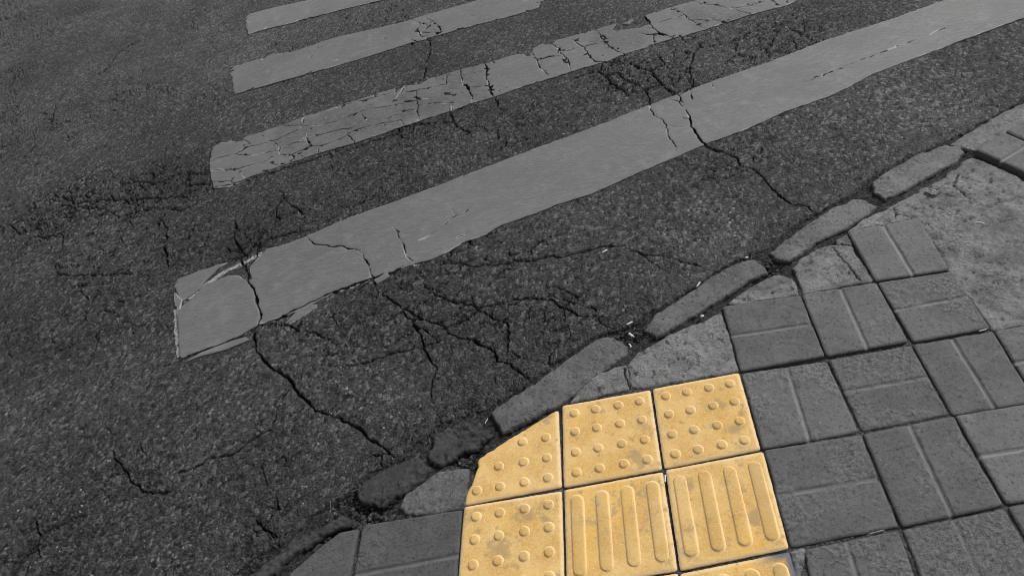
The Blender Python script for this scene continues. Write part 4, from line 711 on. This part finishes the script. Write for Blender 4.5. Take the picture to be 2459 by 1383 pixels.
# ---------------------------------------------------------------- loose things
def rock_cloud(name, spots, mat, kindlabel, parent=None):
    """one mesh of many small angular stones: (x, y, z, size)"""
    import bmesh
    bm = bmesh.new(); bmesh.ops.create_icosphere(bm, subdivisions=1, radius=1); ico = np.array([v.co[:] for v in bm.verts]); fc = np.array([[v.index for v in f.verts] for f in bm.faces]); bm.free()
    CO, FT = [], []
    for i, (px, py, pz, r) in enumerate(spots):
        k = ico * (1 + RNG.uniform(-.45, .30, (len(ico), 1))) * np.array([RNG.uniform(.7, 1.3), RNG.uniform(.6, 1.1), RNG.uniform(.35, .75)]) * r
        a = RNG.uniform(0, 6.28); ca, sa = math.cos(a), math.sin(a)
        k = np.stack([k[:, 0] * ca - k[:, 1] * sa + px, k[:, 0] * sa + k[:, 1] * ca + py, k[:, 2] + pz], 1)
        CO.append(k); FT.append(fc + i * len(ico))
    o = mesh_from(name, np.concatenate(CO), np.zeros((0, 4)), mat, parent, None, False, np.concatenate(FT))
    tag(o, kindlabel, 'rubble', None, 'stuff'); return o

EP = np.array(EDGE); seg = np.diff(EP, axis=0); sl = np.hypot(seg[:, 0], seg[:, 1]); cum = np.concatenate([[0], np.cumsum(sl)])
def along(t):
    i = min(np.searchsorted(cum, t, 'right') - 1, len(seg) - 1); f = (t - cum[i]) / sl[i]; p = EP[i] + seg[i] * f
    nrm = np.array([-seg[i][1], seg[i][0]]) / sl[i]; return p, nrm       # normal towards the pavement side
t_a, t_b = cum[2] - .2, cum[-2]
spots = []
for i in range(1100):
    t = RNG.uniform(t_a, t_b); p, nn = along(t); side = RNG.normal(0, .011) 
    p = p + nn * side
    spots.append((p[0], p[1], RNG.uniform(-.020, -.006), abs(RNG.normal(0, .0016)) + .0011))
for cx_, cy_, rad, cnt_, big_ in GUT:
    for i in range(int(cnt_ * .7)):
        a, r = RNG.uniform(0, 6.28), rad * math.sqrt(RNG.uniform(0, 1))
        spots.append((cx_ + r * math.cos(a), cy_ + r * math.sin(a) * .7, RNG.uniform(-.030, -.010) if big_ > 1.1 else RNG.uniform(-.017, -.006), abs(RNG.normal(0, .0026)) ** 1.0 * big_ * RNG.choice([.5, .8, 1.3]) + .0012))
rock_cloud('rubble', spots, M_rubble, 'dark crumbs of asphalt and stone lying in the gap along the kerb')
spots = []
zi = ROADZ
sel = RNG.choice(len(zi[0]), 14000, replace=False)
for i in sel:
    if len(spots) > 1500: break
    px, py, pz = zi[0][i], zi[1][i], zi[2][i]
    if pz < -.008 or fan(np.array([py]))[0] > 3.2: continue
    if sdf(np.array([px]), np.array([py]), edge_poly)[0] < .03: continue
    if any(sdf(np.array([px]), np.array([py]), ST[k])[0] > -.01 for k in ST): continue
    spots.append((px, py, pz + .0006, abs(RNG.normal(0, .0014)) + .0012))
M_grit = mat_plain('pale_grit', .14, .42, 9, .85, .001)
rock_cloud('grit', spots, M_grit, 'pale grit scattered over the dark asphalt')

# dry grass bits in the gap
qs, cs = [], []
for i in range(130):
    t = RNG.uniform(t_a, t_b - .4); p, nn = along(t); p = p + nn * RNG.normal(.01, .02); a = RNG.uniform(0, 6.28); L = RNG.uniform(.006, .022); wd = .0005
    dx_, dy_ = math.cos(a) * L, math.sin(a) * L; z0 = RNG.uniform(-.010, .002); dz_ = RNG.uniform(-.003, .006); px_, py_ = -math.sin(a) * wd, math.cos(a) * wd
    b = len(cs)
    cs += [(p[0] - px_, p[1] - py_, z0), (p[0] + px_, p[1] + py_, z0), (p[0], p[1], z0 + wd * 1.6), (p[0] + dx_ - px_, p[1] + dy_ - py_, z0 + dz_), (p[0] + dx_ + px_, p[1] + dy_ + py_, z0 + dz_), (p[0] + dx_, p[1] + dy_, z0 + dz_ + wd * 1.6)]
    qs += [(b, b + 1, b + 4, b + 3), (b + 1, b + 2, b + 5, b + 4), (b + 2, b, b + 3, b + 5)]
o = mesh_from('dry_grass_bits', cs, qs, M_straw, None, None, False); tag(o, 'short bits of dry grass caught in the gap along the kerb', 'dry grass', None, 'stuff')

def rod(name, p0, p1, r0, r1, z, mat, label, cat, n=10, bend=0, parent=None, dz=0):
    """thin solid from p0 to p1; r0, r1 half widths across and up"""
    p0, p1 = np.array(p0), np.array(p1); L = np.linalg.norm(p1 - p0); c = (p0 + p1) / 2; t = (p1 - p0) / L; nn = np.array([-t[1], t[0]])
    st = [-.5, -.46, -.25, 0, .25, .46, .5]; sc_ = [.55, 1, 1.03, .97, 1.02, 1, .6]
    co, qd = [], []
    for k, (u, f) in enumerate(zip(st, sc_)):
        off = bend * (1 - (2 * u) ** 2)
        for i in range(n):
            a = 2 * math.pi * i / n
            v = t * u * L + nn * (off + math.cos(a) * r0 * f)
            co.append((v[0], v[1], math.sin(a) * r1 * f + dz * (u + .5)))
    for k in range(len(st) - 1):
        for i in range(n): qd.append((k * n + i, (k + 1) * n + i, (k + 1) * n + (i + 1) % n, k * n + (i + 1) % n))
    tr = []
    for base_, flip in ((0, 1), ((len(st) - 1) * n, 0)):
        for i in range(1, n - 1): tr.append((base_, base_ + i, base_ + i + 1) if flip else (base_, base_ + i + 1, base_ + i))
    o = mesh_from(name, co, qd, mat, parent, None, True, tr)
    o.location = (c[0], c[1], z)
    if label: tag(o, label, cat)
    return o

def pebble(name, p, r, z, mat, label, cat, seed):
    import bmesh
    bm = bmesh.new(); bmesh.ops.create_icosphere(bm, subdivisions=2, radius=1)
    rr = random.Random(seed); k = [rr.uniform(-1, 1) for _ in range(6)]
    for v in bm.verts:
        f = 1 + .12 * math.sin(3 * v.co.x + k[0] * 3) + .1 * math.sin(4 * v.co.y + k[1] * 3) + .08 * math.sin(5 * v.co.z + k[2])
        v.co = Vector((v.co.x * f * r, v.co.y * f * r * .8, v.co.z * f * r * .6))
    me = bpy.data.meshes.new(name); bm.to_mesh(me); bm.free(); me.materials.append(mat)
    for pl in me.polygons: pl.use_smooth = True
    o = bpy.data.objects.new(name, me); col.objects.link(o); o.location = (p[0], p[1], z); tag(o, label, cat); return o

e = bpy.data.objects.new('cigarette_butt', None); col.objects.link(e); c = np.array(OB['cig']).mean(0); e.location = (c[0], c[1], -.001)
tag(e, 'squashed white cigarette butt in the dark gap between two kerb stones', 'cigarette butt')
a_, b_ = np.array(OB['cig'][0]) - c, np.array(OB['cig'][1]) - c
o = rod('filter', a_, b_ * .55, .0042, .0034, 0, M_white, None, None); o.parent = e
o = rod('burnt_end', b_ * .56, b_ * 1.0, .0038, .0030, 0, M_straw, None, None); o.parent = e
rod('paper_scrap', *OB['chip'], .0030, .0012, .004, M_white, 'tiny white paper scrap above the cigarette butt between the kerb stones', 'paper scrap')
rod('paper_scrap', *OB['bit'], .0022, .0010, .001, M_white, 'small curled white scrap below the cigarette butt, by the kerb stone end', 'paper scrap', bend=.002)
rod('cigarette_butt', *OB['butt2'], .0026, .0024, .003, M_white, 'short white butt on the asphalt edge beside the fourth kerb stone', 'cigarette butt')
pebble('pebble', OB['stone'][0], .0058, .006, M_white, 'round white pebble between the long kerb stone and the concrete patch', 'pebble', 3)
pebble('pebble', OB['stone2'][0], .0050, .003, M_white, 'pale pebble on the asphalt edge at the kerb stone joint', 'pebble', 4)
rod('stick', *OB['stick'], .0010, .0008, .004, M_white, 'thin white stick leaning at the crumbled kerb left of the yellow tiles', 'stick', n=6, dz=.004)
rod('paper_scrap', *OB['sliver'], .0022, .0012, .004, M_white, 'white sliver stuck in the joint between two yellow tiles', 'paper scrap', n=8)
rod('straw', *OB['sl2'], .0012, .0009, .003, M_straw, 'pale straw in the paver joint near the lower right corner', 'straw', n=6)
rod('straw', *OB['sl3'], .0014, .0009, .003, M_straw, 'pale straw lying in the joint at the right edge of the pavers', 'straw', n=6)
rod('straw', *OB['sl4'], .0026, .0012, .004, M_white, 'bright pale shred lying on the rough concrete patch', 'straw', n=6, bend=.003)
rod('straw', *OB['sl5'], .0016, .0010, .003, M_white, 'short white shred at the paver corner below the rough concrete', 'straw', n=6)
rod('stone_chip', *OB['chip2'], .0034, .0018, .001, M_white, 'bright stone chip lying on the asphalt below the widest stripe', 'stone chip', n=7)

# crumpled dry leaf
n_ = 22; t_ = np.linspace(-1, 1, n_); U, V = np.meshgrid(t_, t_)
R = np.hypot(U, V); A = np.arctan2(V, U); rad = .024 * (1 + .25 * np.sin(3 * A + 1) + .12 * np.sin(7 * A)); msk = R <= 1.0
s2 = np.maximum(np.abs(U), np.abs(V)) / np.maximum(R, 1e-6)
lx, ly = U * s2 * rad * 1.0, V * s2 * rad * .62
lz = .006 + .006 * fbm(lx, ly, 90, 3, 5, .7) + .004 * np.abs(vn(lx * 160, ly * 160, 4)) + .004 * np.clip(R, 0, 1.4) ** 2
qd = [(j * n_ + i, j * n_ + i + 1, (j + 1) * n_ + i + 1, (j + 1) * n_ + i) for j in range(n_ - 1) for i in range(n_ - 1)]
top = np.stack([lx.ravel(), ly.ravel(), lz.ravel()], 1); bot = top - np.array([0, 0, .0012])
rim_ = [i for i in range(n_)] + [j * n_ + n_ - 1 for j in range(1, n_)] + [(n_ - 1) * n_ + i for i in range(n_ - 2, -1, -1)] + [j * n_ for j in range(n_ - 2, 0, -1)]
N_ = n_ * n_; qq_ = qd + [(a + N_, d + N_, c_ + N_, b + N_) for a, b, c_, d in qd] + [(rim_[(i + 1) % len(rim_)], rim_[i], rim_[i] + N_, rim_[(i + 1) % len(rim_)] + N_) for i in range(len(rim_))]
o = mesh_from('dry_leaf', np.concatenate([top, bot]), qq_, M_leaf); o.location = (OB['leaf'][0][0], OB['leaf'][0][1], .001)
tag(o, 'crumpled dry leaf on the rough concrete just behind the kerb', 'leaf')
LOG('total', time.time() - T0, 'tris', sum(sum(len(p.vertices) - 2 for p in o.data.polygons[:3]) and (len(o.data.loops) - 2 * len(o.data.polygons)) for o in sc.objects if o.type == 'MESH'))
